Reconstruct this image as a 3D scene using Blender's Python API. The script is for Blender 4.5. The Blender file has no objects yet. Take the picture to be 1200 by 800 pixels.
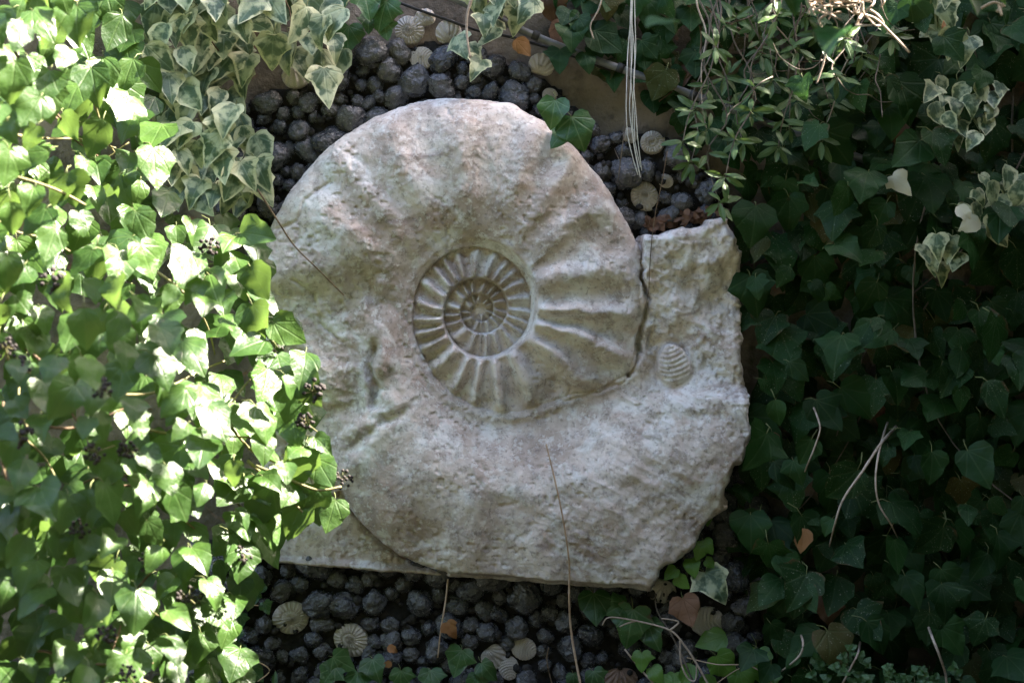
import bpy, bmesh, math, random
import numpy as np
from mathutils import Vector, Matrix

random.seed(7)
R = math.radians
C = bpy.context.scene.collection
sc = bpy.context.scene

# ------------------------------------------------------------------ camera
D = 3.2            # metres from lens to the wall face
S = 0.0016         # metres on the wall per photograph pixel (1200 px wide)
cam_d = bpy.data.cameras.new('camera')
cam = bpy.data.objects.new('camera', cam_d); C.objects.link(cam)
cam.location = (0, -D, 0); cam.rotation_euler = (R(90), 0, 0)
cam_d.sensor_width = 36; cam_d.lens = 36 * D / (1200 * S)
cam_d.clip_start = 0.05; cam_d.clip_end = 500
cam_d.dof.use_dof = True; cam_d.dof.focus_distance = D - 0.09; cam_d.dof.aperture_fstop = 2.6
sc.camera = cam

# ------------------------------------------------------------------ sky, sun, exposure
SUN_DIR = Vector((0.68, 0.07, 0.71)).normalized()      # towards the sun: right, behind the wall, high
w = bpy.data.worlds.new('World'); sc.world = w; w.use_nodes = True
nt = w.node_tree; bg = nt.nodes['Background']
sky = nt.nodes.new('ShaderNodeTexSky'); sky.sky_type = 'NISHITA'; sky.sun_disc = False
sky.sun_elevation = math.asin(SUN_DIR.z); sky.sun_rotation = math.atan2(SUN_DIR.x, SUN_DIR.y)
sky.air_density = 1.0; sky.dust_density = 2.5; sky.ozone_density = 0.6
nt.links.new(sky.outputs[0], bg.inputs['Color']); bg.inputs['Strength'].default_value = 0.12
sl = bpy.data.lights.new('sun', 'SUN'); sl.energy = 5.0; sl.angle = R(0.5); sl.color = (1, 0.95, 0.86)
sun = bpy.data.objects.new('sun', sl); C.objects.link(sun)
sun.rotation_euler = SUN_DIR.to_track_quat('Z', 'Y').to_euler(); sun.location = (3, 2, 5)
vs = sc.view_settings
vs.view_transform = 'Standard'; vs.look = 'None'; vs.gamma = 1; vs.use_curve_mapping = False
vs.exposure = 3.75
vs.use_white_balance = True; vs.white_balance_temperature = 6850; vs.white_balance_tint = 14

# ------------------------------------------------------------------ helpers
def P(px, py, d=0.0):
    f = (D - d) / D
    return Vector(((px - 600) * S * f, -d, (400 - py) * S * f))

def tag(o, label=None, cat=None, group=None, kind=None):
    if label: o['label'] = label
    if cat: o['category'] = cat
    if group: o['group'] = group
    if kind: o['kind'] = kind
    return o

def root(name, loc, label, cat, group=None):
    o = bpy.data.objects.new(name, None); C.objects.link(o)
    o.location = loc; o.empty_display_size = 0.05
    return tag(o, label, cat, group)

def put(name, me, parent=None, M=None):
    o = bpy.data.objects.new(name, me); C.objects.link(o)
    if parent is not None:
        o.parent = parent
        q = parent
        t = Vector((0, 0, 0))
        if q.parent is None and q.type == 'EMPTY': t = q.location
        o.matrix_parent_inverse = Matrix.Translation(-t)
    if M is not None: o.matrix_basis = M
    return o

def mesh(name, verts, faces, mats, smooth=True, fmat=None):
    me = bpy.data.meshes.new(name)
    me.from_pydata([tuple(v) for v in verts], [], faces)
    for m in (mats if isinstance(mats, (list, tuple)) else [mats]): me.materials.append(m)
    if smooth: me.polygons.foreach_set('use_smooth', [True] * len(me.polygons))
    if fmat is not None: me.polygons.foreach_set('material_index', fmat)
    me.update()
    return me

def catmull(pts, n=5):
    if len(pts) < 3: return pts
    out = []
    for i in range(len(pts) - 1):
        p0 = pts[max(i - 1, 0)]; p1 = pts[i]; p2 = pts[i + 1]; p3 = pts[min(i + 2, len(pts) - 1)]
        for k in range(n):
            t = k / n
            out.append(0.5 * ((2 * p1) + (p2 - p0) * t + (2 * p0 - 5 * p1 + 4 * p2 - p3) * t * t + (3 * p1 - p0 - 3 * p2 + p3) * t ** 3))
    out.append(pts[-1]); return out

def tube_geo(pts, r0, r1, sides=5, wob=0.0):
    V, F = [], []
    n = len(pts); up = Vector((0.3, 0.5, 0.8)).normalized()
    for i, p in enumerate(pts):
        t = (pts[min(i + 1, n - 1)] - pts[max(i - 1, 0)])
        t = t.normalized() if t.length > 1e-9 else Vector((0, 0, 1))
        a = t.cross(up)
        if a.length < 1e-3: a = t.cross(Vector((1, 0, 0)))
        a.normalize(); b = t.cross(a)
        r = (r0 + (r1 - r0) * i / max(n - 1, 1)) * (1 + wob * random.uniform(-1, 1))
        for k in range(sides):
            an = 2 * math.pi * k / sides
            V.append(p + (a * math.cos(an) + b * math.sin(an)) * r)
    for i in range(n - 1):
        for k in range(sides):
            k2 = (k + 1) % sides
            F.append((i * sides + k, i * sides + k2, (i + 1) * sides + k2, (i + 1) * sides + k))
    F.append(tuple(range(sides))[::-1]); F.append(tuple((n - 1) * sides + k for k in range(sides)))
    return V, F

def join_geo(parts):
    V, F = [], []
    for v, f in parts:
        o = len(V); V += list(v); F += [tuple(i + o for i in q) for q in f]
    return V, F

def tube(name, pxs, r0, r1, mat, parent=None, sides=6, n=6, wob=0.06):
    pts = catmull([P(*p) for p in pxs], n)
    V, F = tube_geo(pts, r0, r1, sides, wob)
    return put(name, mesh(name, V, F, mat), parent)

# numpy noise ------------------------------------------------------
def _hash(ix, iy, seed):
    h = (ix.astype(np.int64) * 374761393 + iy.astype(np.int64) * 668265263 + seed * 1442695041) & 0xFFFFFFFF
    h = ((h ^ (h >> 13)) * 1274126177) & 0xFFFFFFFF
    return ((h ^ (h >> 16)) & 0xFFFF) / 65535.0
def vnoise(x, y, seed=0):
    ix = np.floor(x); iy = np.floor(y); fx = x - ix; fy = y - iy
    fx = fx * fx * fx * (fx * (fx * 6 - 15) + 10); fy = fy * fy * fy * (fy * (fy * 6 - 15) + 10)
    a = _hash(ix, iy, seed); b = _hash(ix + 1, iy, seed); c = _hash(ix, iy + 1, seed); d = _hash(ix + 1, iy + 1, seed)
    return (a + (b - a) * fx) * (1 - fy) + (c + (d - c) * fx) * fy
def fbm(x, y, oc=5, seed=0, gain=0.5):
    s = 0; a = 1; t = 0
    for o in range(oc):
        s = s + a * (vnoise(x * 2 ** o + 17.3 * o, y * 2 ** o - 9.1 * o, seed + o) * 2 - 1); t += a; a *= gain
    return s / t
def ridged(x, y, oc=4, seed=0):
    s = 0; a = 1; t = 0
    for o in range(oc):
        s = s + a * (1 - np.abs(vnoise(x * 2 ** o + 5.7 * o, y * 2 ** o + 3.3 * o, seed + o) * 2 - 1)); t += a; a *= 0.5
    return s / t
def sstep(a, b, x):
    t = np.clip((x - a) / (b - a), 0, 1); return t * t * (3 - 2 * t)
def poly_sd(x, y, poly):
    """signed distance, positive inside"""
    d = np.full(np.shape(x), 1e9); ins = np.zeros(np.shape(x), bool)
    n = len(poly)
    for i in range(n):
        ax, ay = poly[i]; bx, by = poly[(i + 1) % n]
        ex, ey = bx - ax, by - ay
        t = np.clip(((x - ax) * ex + (y - ay) * ey) / (ex * ex + ey * ey + 1e-12), 0, 1)
        d = np.minimum(d, np.hypot(x - ax - t * ex, y - ay - t * ey))
        c = ((ay > y) != (by > y))
        ins ^= c & (x < (bx - ax) * (y - ay) / ((by - ay) if by != ay else 1e-12) + ax)
    return np.where(ins, d, -d)
def line_d(x, y, pts):
    d = np.full(np.shape(x), 1e9)
    for (ax, ay), (bx, by) in zip(pts[:-1], pts[1:]):
        ex, ey = bx - ax, by - ay
        t = np.clip(((x - ax) * ex + (y - ay) * ey) / (ex * ex + ey * ey), 0, 1)
        d = np.minimum(d, np.hypot(x - ax - t * ex, y - ay - t * ey))
    return d

# ------------------------------------------------------------------ materials
class NT:
    def __init__(s, name):
        s.m = bpy.data.materials.new(name); s.m.use_nodes = True
        s.t = s.m.node_tree; s.b = s.t.nodes['Principled BSDF']; s.out = s.t.nodes['Material Output']
    def n(s, ty, **kw):
        nd = s.t.nodes.new(ty)
        for k, v in kw.items(): setattr(nd, k, v)
        return nd
    def l(s, a, b): s.t.links.new(a, b)
    def setin(s, sock, v):
        if hasattr(v, 'is_linked') or isinstance(v, bpy.types.NodeSocket): s.l(v, sock)
        else: sock.default_value = v
    def math(s, op, a, b=0.0, c=None, clamp=False):
        nd = s.n('ShaderNodeMath', operation=op); nd.use_clamp = clamp
        s.setin(nd.inputs[0], a); s.setin(nd.inputs[1], b)
        if c is not None: s.setin(nd.inputs[2], c)
        return nd.outputs[0]
    def ss(s, a, b, x):
        nd = s.n('ShaderNodeMapRange', interpolation_type='SMOOTHSTEP')
        s.setin(nd.inputs[0], x); nd.inputs[1].default_value = a; nd.inputs[2].default_value = b
        return nd.outputs[0]
    def noise(s, scale, detail=4, rough=0.55, vec=None, dist=0.0):
        nd = s.n('ShaderNodeTexNoise'); nd.inputs['Scale'].default_value = scale
        nd.inputs['Detail'].default_value = detail; nd.inputs['Roughness'].default_value = rough
        nd.inputs['Distortion'].default_value = dist
        if vec is not None: s.l(vec, nd.inputs['Vector'])
        return nd.outputs['Fac']
    def mix(s, f, a, b):
        nd = s.n('ShaderNodeMix', data_type='RGBA')
        s.setin(nd.inputs[0], f)
        for sock, v in ((nd.inputs[6], a), (nd.inputs[7], b)):
            if isinstance(v, tuple): sock.default_value = (*v, 1) if len(v) == 3 else v
            else: s.l(v, sock)
        return nd.outputs[2]
    def coord(s, scale=None, which='Object'):
        tc = s.n('ShaderNodeTexCoord').outputs[which]
        if scale is None: return tc
        mp = s.n('ShaderNodeMapping'); mp.inputs['Scale'].default_value = scale
        s.l(tc, mp.inputs['Vector']); return mp.outputs[0]
    def bump(s, h, strength, dist, prev=None):
        nd = s.n('ShaderNodeBump'); nd.inputs['Strength'].default_value = strength; nd.inputs['Distance'].default_value = dist
        s.l(h, nd.inputs['Height'])
        if prev is not None: s.l(prev, nd.inputs['Normal'])
        return nd.outputs[0]

def mat_stone():
    k = NT('weathered_limestone'); co = k.coord(); st = k.coord((16, 16, 2.6))
    n1 = k.noise(5.5, 7, 0.62, co, 0.4); n2 = k.noise(13, 6, 0.6, co, 0.6); n3 = k.noise(38, 6, 0.65, co); n4 = k.noise(120, 4, 0.6, co)
    ns = k.noise(1.0, 5, 0.6, st)
    c = k.mix(k.ss(0.36, 0.62, n1), (0.42, 0.35, 0.315), (0.65, 0.595, 0.56))
    br = k.noise(7.5, 5, 0.6, k.coord((1, 1, 1.7)), 0.8)
    c = k.mix(k.math('MULTIPLY', k.ss(0.52, 0.68, br), 0.5), c, (0.44, 0.31, 0.25))            # rusty wash
    c = k.mix(k.math('MULTIPLY', k.ss(0.48, 0.72, ns), 0.5), c, (0.29, 0.235, 0.20))            # rain streaks
    c = k.mix(k.math('MULTIPLY', k.ss(0.50, 0.62, n2), 0.65), c, (0.72, 0.735, 0.745))            # pale lichen bloom
    gr = k.noise(4.2, 6, 0.65, co, 1.2)
    c = k.mix(k.math('MULTIPLY', k.ss(0.60, 0.74, gr), 0.3), c, (0.22, 0.20, 0.14))            # algae
    pu = k.noise(9.0, 6, 0.65, k.coord((1, 1, 1.3)), 1.0)
    c = k.mix(k.math('MULTIPLY', k.ss(0.57, 0.70, pu), 0.75), c, (0.25, 0.20, 0.195))            # mauve grey grime
    c = k.mix(k.math('MULTIPLY', k.ss(0.48, 0.64, n3), 0.55), c, (0.23, 0.19, 0.17))
    c = k.mix(k.math('MULTIPLY', k.ss(0.55, 0.68, n4), 0.5), c, (0.14, 0.12, 0.11))
    w2 = k.noise(75, 5, 0.7, co)
    c = k.mix(k.math('MULTIPLY', k.ss(0.52, 0.64, w2), 0.6), c, (0.70, 0.69, 0.68))
    k.l(c, k.b.inputs['Base Color']); k.b.inputs['Roughness'].default_value = 0.92
    k.b.inputs['Specular IOR Level'].default_value = 0.2
    b1 = k.bump(n3, 0.3, 0.005); b2 = k.bump(k.noise(150, 6, 0.7, co), 0.6, 0.0022, b1)
    k.l(b2, k.b.inputs['Normal']); return k.m

def mat_pebble():
    k = NT('dark_flint'); co = k.coord(None, 'Object'); rnd = k.n('ShaderNodeObjectInfo').outputs['Random']
    ad = k.n('ShaderNodeVectorMath', operation='ADD'); k.l(co, ad.inputs[0])
    cx = k.n('ShaderNodeCombineXYZ'); k.l(k.math('MULTIPLY', rnd, 40.0), cx.inputs[0]); k.l(k.math('MULTIPLY', rnd, 17.0), cx.inputs[1])
    k.l(cx.outputs[0], ad.inputs[1]); v = ad.outputs[0]
    n1 = k.noise(1.6, 5, 0.6, v, 0.5); n2 = k.noise(6, 6, 0.65, v)
    c = k.mix(n1, (0.016, 0.018, 0.023), (0.090, 0.093, 0.104))
    c = k.mix(k.math('MULTIPLY', k.ss(0.45, 1.0, rnd), 0.35), c, (0.10, 0.092, 0.084))
    c = k.mix(k.math('MULTIPLY', k.ss(0.35, 0.0, rnd), 0.5), c, (0.012, 0.013, 0.018))
    c = k.mix(k.math('MULTIPLY', k.ss(0.56, 0.7, n2), 0.4), c, (0.20, 0.185, 0.17))
    k.l(c, k.b.inputs['Base Color'])
    k.l(k.math('MULTIPLY_ADD', n2, 0.4, 0.03), k.b.inputs['Roughness']); k.b.inputs['Specular IOR Level'].default_value = 0.75
    k.l(k.bump(n2, 0.25, 0.05, k.bump(k.noise(2.5, 3, 0.5, v), 0.3, 0.12)), k.b.inputs['Normal']); return k.m

def mat_simple(name, a, b, scale=30, rough=0.85, bump=0.4, bd=0.004, det=5, stretch=None, spec=0.3, lo=0.35, hi=0.65):
    k = NT(name); co = k.coord(stretch)
    n1 = k.noise(scale, det, 0.6, co); n2 = k.noise(scale * 4.3, 4, 0.6, co)
    c = k.mix(k.ss(lo, hi, k.math('MULTIPLY_ADD', n2, 0.35, k.math('MULTIPLY', n1, 0.65))), a, b)
    k.l(c, k.b.inputs['Base Color']); k.b.inputs['Roughness'].default_value = rough
    k.b.inputs['Specular IOR Level'].default_value = spec
    if bump: k.l(k.bump(n2, bump, bd, k.bump(n1, bump, bd * 3)), k.b.inputs['Normal'])
    return k.m

def mat_plaster():
    k = NT('stained_plaster'); co = k.coord()
    n1 = k.noise(6, 6, 0.6, co, 0.5); n2 = k.noise(22, 6, 0.65, co); n3 = k.noise(90, 4, 0.6, co)
    c = k.mix(k.ss(0.4, 0.62, n1), (0.075, 0.062, 0.048), (0.22, 0.18, 0.14))
    c = k.mix(k.math('MULTIPLY', k.ss(0.5, 0.68, n2), 0.7), c, (0.07, 0.06, 0.045))
    c = k.mix(k.math('MULTIPLY', k.ss(0.6, 0.7, k.noise(9, 5, 0.6, co, 1.0)), 0.6), c, (0.28, 0.12, 0.07))
    c = k.mix(k.math('MULTIPLY', k.ss(0.55, 0.7, k.noise(11, 6, 0.7, k.coord((1, 1, .8)))), 0.7), c, (0.045, 0.05, 0.02))
    k.l(c, k.b.inputs['Base Color']); k.b.inputs['Roughness'].default_value = 0.95
    k.l(k.bump(n3, 0.6, 0.004, k.bump(n2, 0.7, 0.012)), k.b.inputs['Normal']); return k.m

def mat_leaf(name, ca, cb, vein, rough=0.4, trans=0.3, tcol=None, edge=None, edge_lo=0.6, edge_hi=0.8, speck=0.0, veinamt=0.6, cyel=None, spec=0.45, sidev=0.45):
    k = NT(name)
    at = k.n('ShaderNodeAttribute', attribute_name='rnd').outputs['Fac']
    oi = k.n('ShaderNodeObjectInfo').outputs['Random']
    rnd = k.math('FRACT', k.math('ADD', k.math('MULTIPLY', at, 7.13), oi))
    rnd2 = k.math('FRACT', k.math('MULTIPLY', rnd, 13.7))
    uv = k.n('ShaderNodeUVMap').outputs[0]
    sx = k.n('ShaderNodeSeparateXYZ'); k.l(uv, sx.inputs[0])
    ax = k.math('ABSOLUTE', k.math('SUBTRACT', sx.outputs[0], 0.5)); y = sx.outputs[1]
    dmin = ax
    for a in (33, 68):
        dd = k.math('ABSOLUTE', k.math('SUBTRACT', k.math('MULTIPLY', ax, math.cos(R(a))), k.math('MULTIPLY', y, math.sin(R(a)))))
        dmin = k.math('MINIMUM', dmin, dd)
    side = k.math('ABSOLUTE', k.math('SINE', k.math('MULTIPLY', k.math('SUBTRACT', y, k.math('MULTIPLY', ax, 0.75)), 21.0)))
    vmask = k.ss(0.03, 0.006, dmin)
    smask = k.math('MULTIPLY', k.ss(0.16, 0.03, side), sidev)
    veins = k.math('MAXIMUM', vmask, smask)
    co = k.n('ShaderNodeVectorMath', operation='ADD'); k.l(uv, co.inputs[0])
    cx = k.n('ShaderNodeCombineXYZ'); k.l(k.math('MULTIPLY', rnd, 31.0), cx.inputs[0]); k.l(k.math('MULTIPLY', rnd2, 17.0), cx.inputs[2]); k.l(cx.outputs[0], co.inputs[1])
    nv = co.outputs[0]
    n1 = k.noise(4.5, 4, 0.6, nv)
    c = k.mix(k.math('ADD', k.math('MULTIPLY', rnd, 0.7), k.math('MULTIPLY', n1, 0.3)), ca, cb)
    if cyel: c = k.mix(k.ss(0.93, 0.985, rnd2), c, cyel)
    if not edge and speck:
        e0 = k.n('ShaderNodeAttribute', attribute_name='edge').outputs['Fac']
        bm_ = k.math('MULTIPLY', k.ss(1.0, 1.2, k.math('ADD', e0, k.math('MULTIPLY', k.math('SUBTRACT', k.noise(3.5, 3, 0.6, nv), 0.4), 0.9))), k.ss(0.55, 0.75, rnd2))
        c = k.mix(bm_, c, (0.07, 0.045, 0.02))
    if edge:
        e = k.n('ShaderNodeAttribute', attribute_name='edge').outputs['Fac']
        ee = k.math('ADD', e, k.math('MULTIPLY', k.math('SUBTRACT', k.noise(5.0, 3, 0.6, nv), 0.5), 0.9))
        ee = k.math('ADD', ee, k.math('MULTIPLY', k.math('SUBTRACT', rnd2, 0.5), 0.35))
        em = k.ss(edge_lo, edge_hi, ee)
        g2 = k.mix(k.ss(0.45, 0.6, k.noise(3.2, 3, 0.5, nv)), c, tuple(0.55 * q + 0.45 * r_ for q, r_ in zip(edge, (0.12, 0.2, 0.11))))
        c = k.mix(em, g2, edge)
    c = k.mix(k.math('MULTIPLY', veins, veinamt), c, vein)
    if speck:
        sp = k.ss(0.66, 0.72, k.noise(26, 2, 0.5, nv))
        c = k.mix(k.math('MULTIPLY', k.math('MULTIPLY', sp, speck), k.ss(0.3, 0.7, rnd2)), c, (0.30, 0.33, 0.24))
    k.l(c, k.b.inputs['Base Color'])
    k.l(k.math('MULTIPLY_ADD', n1, 0.25, rough - 0.12), k.b.inputs['Roughness'])
    k.b.inputs['Specular IOR Level'].default_value = spec
    k.l(k.bump(k.math('SUBTRACT', k.math('MULTIPLY', n1, 0.6), veins), 0.22, 0.02), k.b.inputs['Normal'])
    tr = k.n('ShaderNodeBsdfTranslucent'); 
    if tcol: k.l(k.mix(0.35, tcol, c), tr.inputs[0])
    else: k.l(c, tr.inputs[0])
    mx = k.n('ShaderNodeMixShader'); mx.inputs[0].default_value = trans
    k.l(k.b.outputs[0], mx.inputs[1]); k.l(tr.outputs[0], mx.inputs[2]); k.l(mx.outputs[0], k.out.inputs[0])
    return k.m

M = {}
M['stone'] = mat_stone()
M['pebble'] = mat_pebble()
M['plaster'] = mat_plaster()
M['mortar'] = mat_simple('dark_mortar', (0.008, 0.008, 0.008), (0.028, 0.025, 0.023), 25, 0.95, 0.7, 0.004)
M['fossil'] = mat_simple('pale_fossil', (0.34, 0.29, 0.25), (0.72, 0.68, 0.63), 60, 0.85, 0.4, 0.002)
M['fossil_red'] = mat_simple('rust_stained_fossil', (0.22, 0.09, 0.055), (0.40, 0.33, 0.28), 60, 0.85, 0.4, 0.002)
M['soil'] = mat_simple('leafy_soil', (0.02, 0.016, 0.011), (0.06, 0.045, 0.03), 9, 0.95, 0.7, 0.01)
M['grass'] = mat_simple('rough_lawn', (0.025, 0.03, 0.012), (0.07, 0.065, 0.03), 5, 0.95, 0.7, 0.01)
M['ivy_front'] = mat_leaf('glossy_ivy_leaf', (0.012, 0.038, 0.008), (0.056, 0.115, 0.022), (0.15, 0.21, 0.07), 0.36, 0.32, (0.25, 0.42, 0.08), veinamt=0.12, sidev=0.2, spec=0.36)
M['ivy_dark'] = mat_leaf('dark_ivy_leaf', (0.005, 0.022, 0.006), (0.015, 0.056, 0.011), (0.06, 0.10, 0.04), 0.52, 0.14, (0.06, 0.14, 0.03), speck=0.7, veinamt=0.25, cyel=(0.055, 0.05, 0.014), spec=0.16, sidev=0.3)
M['ivy_mid'] = mat_leaf('fresh_ivy_leaf', (0.016, 0.06, 0.014), (0.035, 0.11, 0.025), (0.13, 0.20, 0.09), 0.38, 0.22, (0.12, 0.26, 0.03), speck=0.3, veinamt=0.45)
M['ivy_bright'] = mat_leaf('bright_young_leaf', (0.05, 0.14, 0.015), (0.10, 0.22, 0.03), (0.16, 0.26, 0.08), 0.32, 0.3, (0.2, 0.4, 0.04), veinamt=0.3)
M['ivy_var'] = mat_leaf('variegated_ivy_leaf', (0.028, 0.068, 0.032), (0.05, 0.10, 0.055), (0.22, 0.30, 0.18), 0.45, 0.22, (0.35, 0.45, 0.18), edge=(0.50, 0.52, 0.32), edge_lo=0.60, edge_hi=0.80, veinamt=0.35)
M['narrow'] = mat_leaf('narrow_shrub_leaf', (0.028, 0.075, 0.016), (0.075, 0.14, 0.030), (0.15, 0.2, 0.1), 0.45, 0.25, (0.2, 0.32, 0.07), veinamt=0.25)
M['cream'] = mat_leaf('cream_ivy_leaf', (0.60, 0.60, 0.46), (0.70, 0.68, 0.54), (0.6, 0.62, 0.45), 0.5, 0.3, veinamt=0.2)
M['dead'] = mat_leaf('dead_brown_leaf', (0.085, 0.042, 0.022), (0.19, 0.095, 0.05), (0.12, 0.06, 0.03), 0.7, 0.12, veinamt=0.5)
M['dead_orange'] = mat_leaf('dead_orange_leaf', (0.22, 0.095, 0.03), (0.30, 0.15, 0.055), (0.25, 0.12, 0.04), 0.7, 0.15, veinamt=0.5)
M['petiole'] = mat_simple('green_stalk', (0.09, 0.12, 0.04), (0.17, 0.18, 0.07), 60, 0.6, 0)
M['stem'] = mat_simple('brown_stem', (0.07, 0.045, 0.025), (0.16, 0.11, 0.065), 50, 0.85, 0.4, 0.002)
M['greenstem'] = mat_simple('yellow_green_stem', (0.12, 0.11, 0.045), (0.22, 0.19, 0.09), 50, 0.7, 0.3, 0.002)
M['straw'] = mat_simple('dry_straw_stem', (0.30, 0.20, 0.13), (0.46, 0.34, 0.24), 40, 0.75, 0.2, 0.001)
M['twig'] = mat_simple('pale_dry_twig', (0.26, 0.20, 0.15), (0.44, 0.36, 0.29), 40, 0.85, 0.4, 0.002)
M['greytwig'] = mat_simple('grey_brown_twig', (0.07, 0.058, 0.045), (0.17, 0.14, 0.115), 40, 0.85, 0.4, 0.002)
M['berry'] = mat_simple('black_berry', (0.012, 0.011, 0.011), (0.045, 0.036, 0.032), 200, 0.8, 0.2, 0.001)
M['berry_brown'] = mat_simple('brown_berry_stalk', (0.06, 0.07, 0.025), (0.13, 0.11, 0.05), 100, 0.7, 0)
M['pipe'] = mat_simple('grey_conduit', (0.07, 0.074, 0.078), (0.14, 0.145, 0.15), 14, 0.5, 0.1, 0.001, spec=0.5)
M['clip'] = mat_simple('dark_clip', (0.02, 0.02, 0.02), (0.04, 0.04, 0.04), 60, 0.6, 0)
M['cable'] = mat_simple('black_cable', (0.010, 0.010, 0.010), (0.022, 0.021, 0.02), 60, 0.55, 0)
M['cord'] = mat_simple('white_cord', (0.50, 0.49, 0.46), (0.68, 0.67, 0.64), 120, 0.8, 0.5, 0.0008, stretch=(1, 1, 4))

# ------------------------------------------------------------------ ground
def grid_sheet(name, x0, x1, y0, y1, z, n, mat, amp, seed):
    xs = np.linspace(x0, x1, n); ys = np.linspace(y0, y1, n); X, Y = np.meshgrid(xs, ys)
    Z = z + amp * fbm(X * 1.3, Y * 1.3, 4, seed)
    V = np.stack([X, Y, Z], -1).reshape(-1, 3)
    F = [(j * n + i, j * n + i + 1, (j + 1) * n + i + 1, (j + 1) * n + i) for j in range(n - 1) for i in range(n - 1)]
    return put(name, mesh(name, V, F, mat))
GZ = -0.80
g = grid_sheet('ground', -60, 60, -60, 60, GZ - 0.03, 60, M['grass'], 0.0, 1); tag(g, 'rough dark lawn around the garden wall', 'ground', kind='structure')
g = grid_sheet('planting_bed', -3.2, 3.2, -0.7, 0.02, GZ, 90, M['soil'], 0.015, 4); tag(g, 'strip of dark leafy soil along the wall foot', 'soil', kind='structure')

def added_hedge(name, x0, x1, y0, y1, z1, label, seed):
    n = 0; V, F = [], []
    bm = bmesh.new(); bmesh.ops.create_cube(bm, size=1)
    bmesh.ops.subdivide_edges(bm, edges=bm.edges[:], cuts=40, use_grid_fill=True)
    from mathutils import noise as mn
    for v in bm.verts:
        p = Vector(((v.co.x + .5) * (x1 - x0) + x0, (v.co.y + .5) * (y1 - y0) + y0, (v.co.z + .5) * (z1 - GZ + .1) + GZ - .1))
        nrm = v.co.normalized(); v.co = p + nrm * (mn.noise(p * 2.1) * .12 + mn.noise(p * 6) * .06)
    me = bpy.data.meshes.new(name); bm.to_mesh(me); bm.free(); me.materials.append(M['added_hedge'])
    return tag(put(name, me), label, 'added_hedge')
M['added_hedge'] = mat_simple('added_hedge_foliage', (0.010, 0.020, 0.008), (0.045, 0.075, 0.025), 22, 0.8, 1.0, 0.05, lo=.4, hi=.6)
added_hedge('added_opposite_hedge', -12, 12, -8.2, -7.0, 6.5, 'tall dark foliage block, unseen, added facing the wall to cut low sky light', 1)  # added out of view: blocks the low sky so light falls from above
added_hedge('added_side_hedge', 1.55, 2.6, -2.4, -0.1, 1.45, 'dark foliage block, unseen, added right of the wall to darken that side', 2)  # added out of view: blocks sky from the right to darken the ivy there

# ------------------------------------------------------------------ plaque outline in photograph pixels
CX, CY = 562.0, 363.0
_uk = [-3, -2.5, -2, -1.75, -1.5, -1.25, -1, -.75, -.5, -.25, 0, .25, .5, .75, .875, 1, 1.09, 1.132, 1.156, 1.186, 1.25, 1.36, 1.41, 1.475, 1.527, 1.578, 1.63, 1.678, 1.72, 1.80, 1.905, 1.938, 1.984, 2.0, 2.03, 2.1, 2.25, 2.5, 3, 4]
_rk = [5, 8, 13, 16, 19, 22, 27, 32, 36.5, 41, 54, 60, 74, 79, 88, 116, 133, 146, 166, 188, 191, 208, 222, 246, 253, 259, 262.5, 264, 264.5, 268, 279, 297, 313, 316, 400, 560, 620, 680, 760, 900]
def RAD(u): return np.exp(np.interp(u, _uk, np.log(_rk)))
OUT = [(312, 662), (306, 600), (300, 520), (296, 430), (298, 360), (303, 300), (318, 258), (340, 220), (370, 184), (402, 158), (440, 135), (480, 120), (520, 113), (562, 115), (602, 121), (640, 143), (672, 170), (700, 202), (720, 231), (737, 262), (746, 284),
       (749, 276), (775, 270), (800, 268), (825, 262), (850, 255), (857, 268), (867, 292), (866, 320), (869, 352), (868, 400), (870, 440), (876, 470), (880, 500), (868, 530), (855, 562), (846, 590), (830, 606), (812, 640), (795, 655), (775, 668), (763, 692), (700, 690), (540, 679)]

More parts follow.
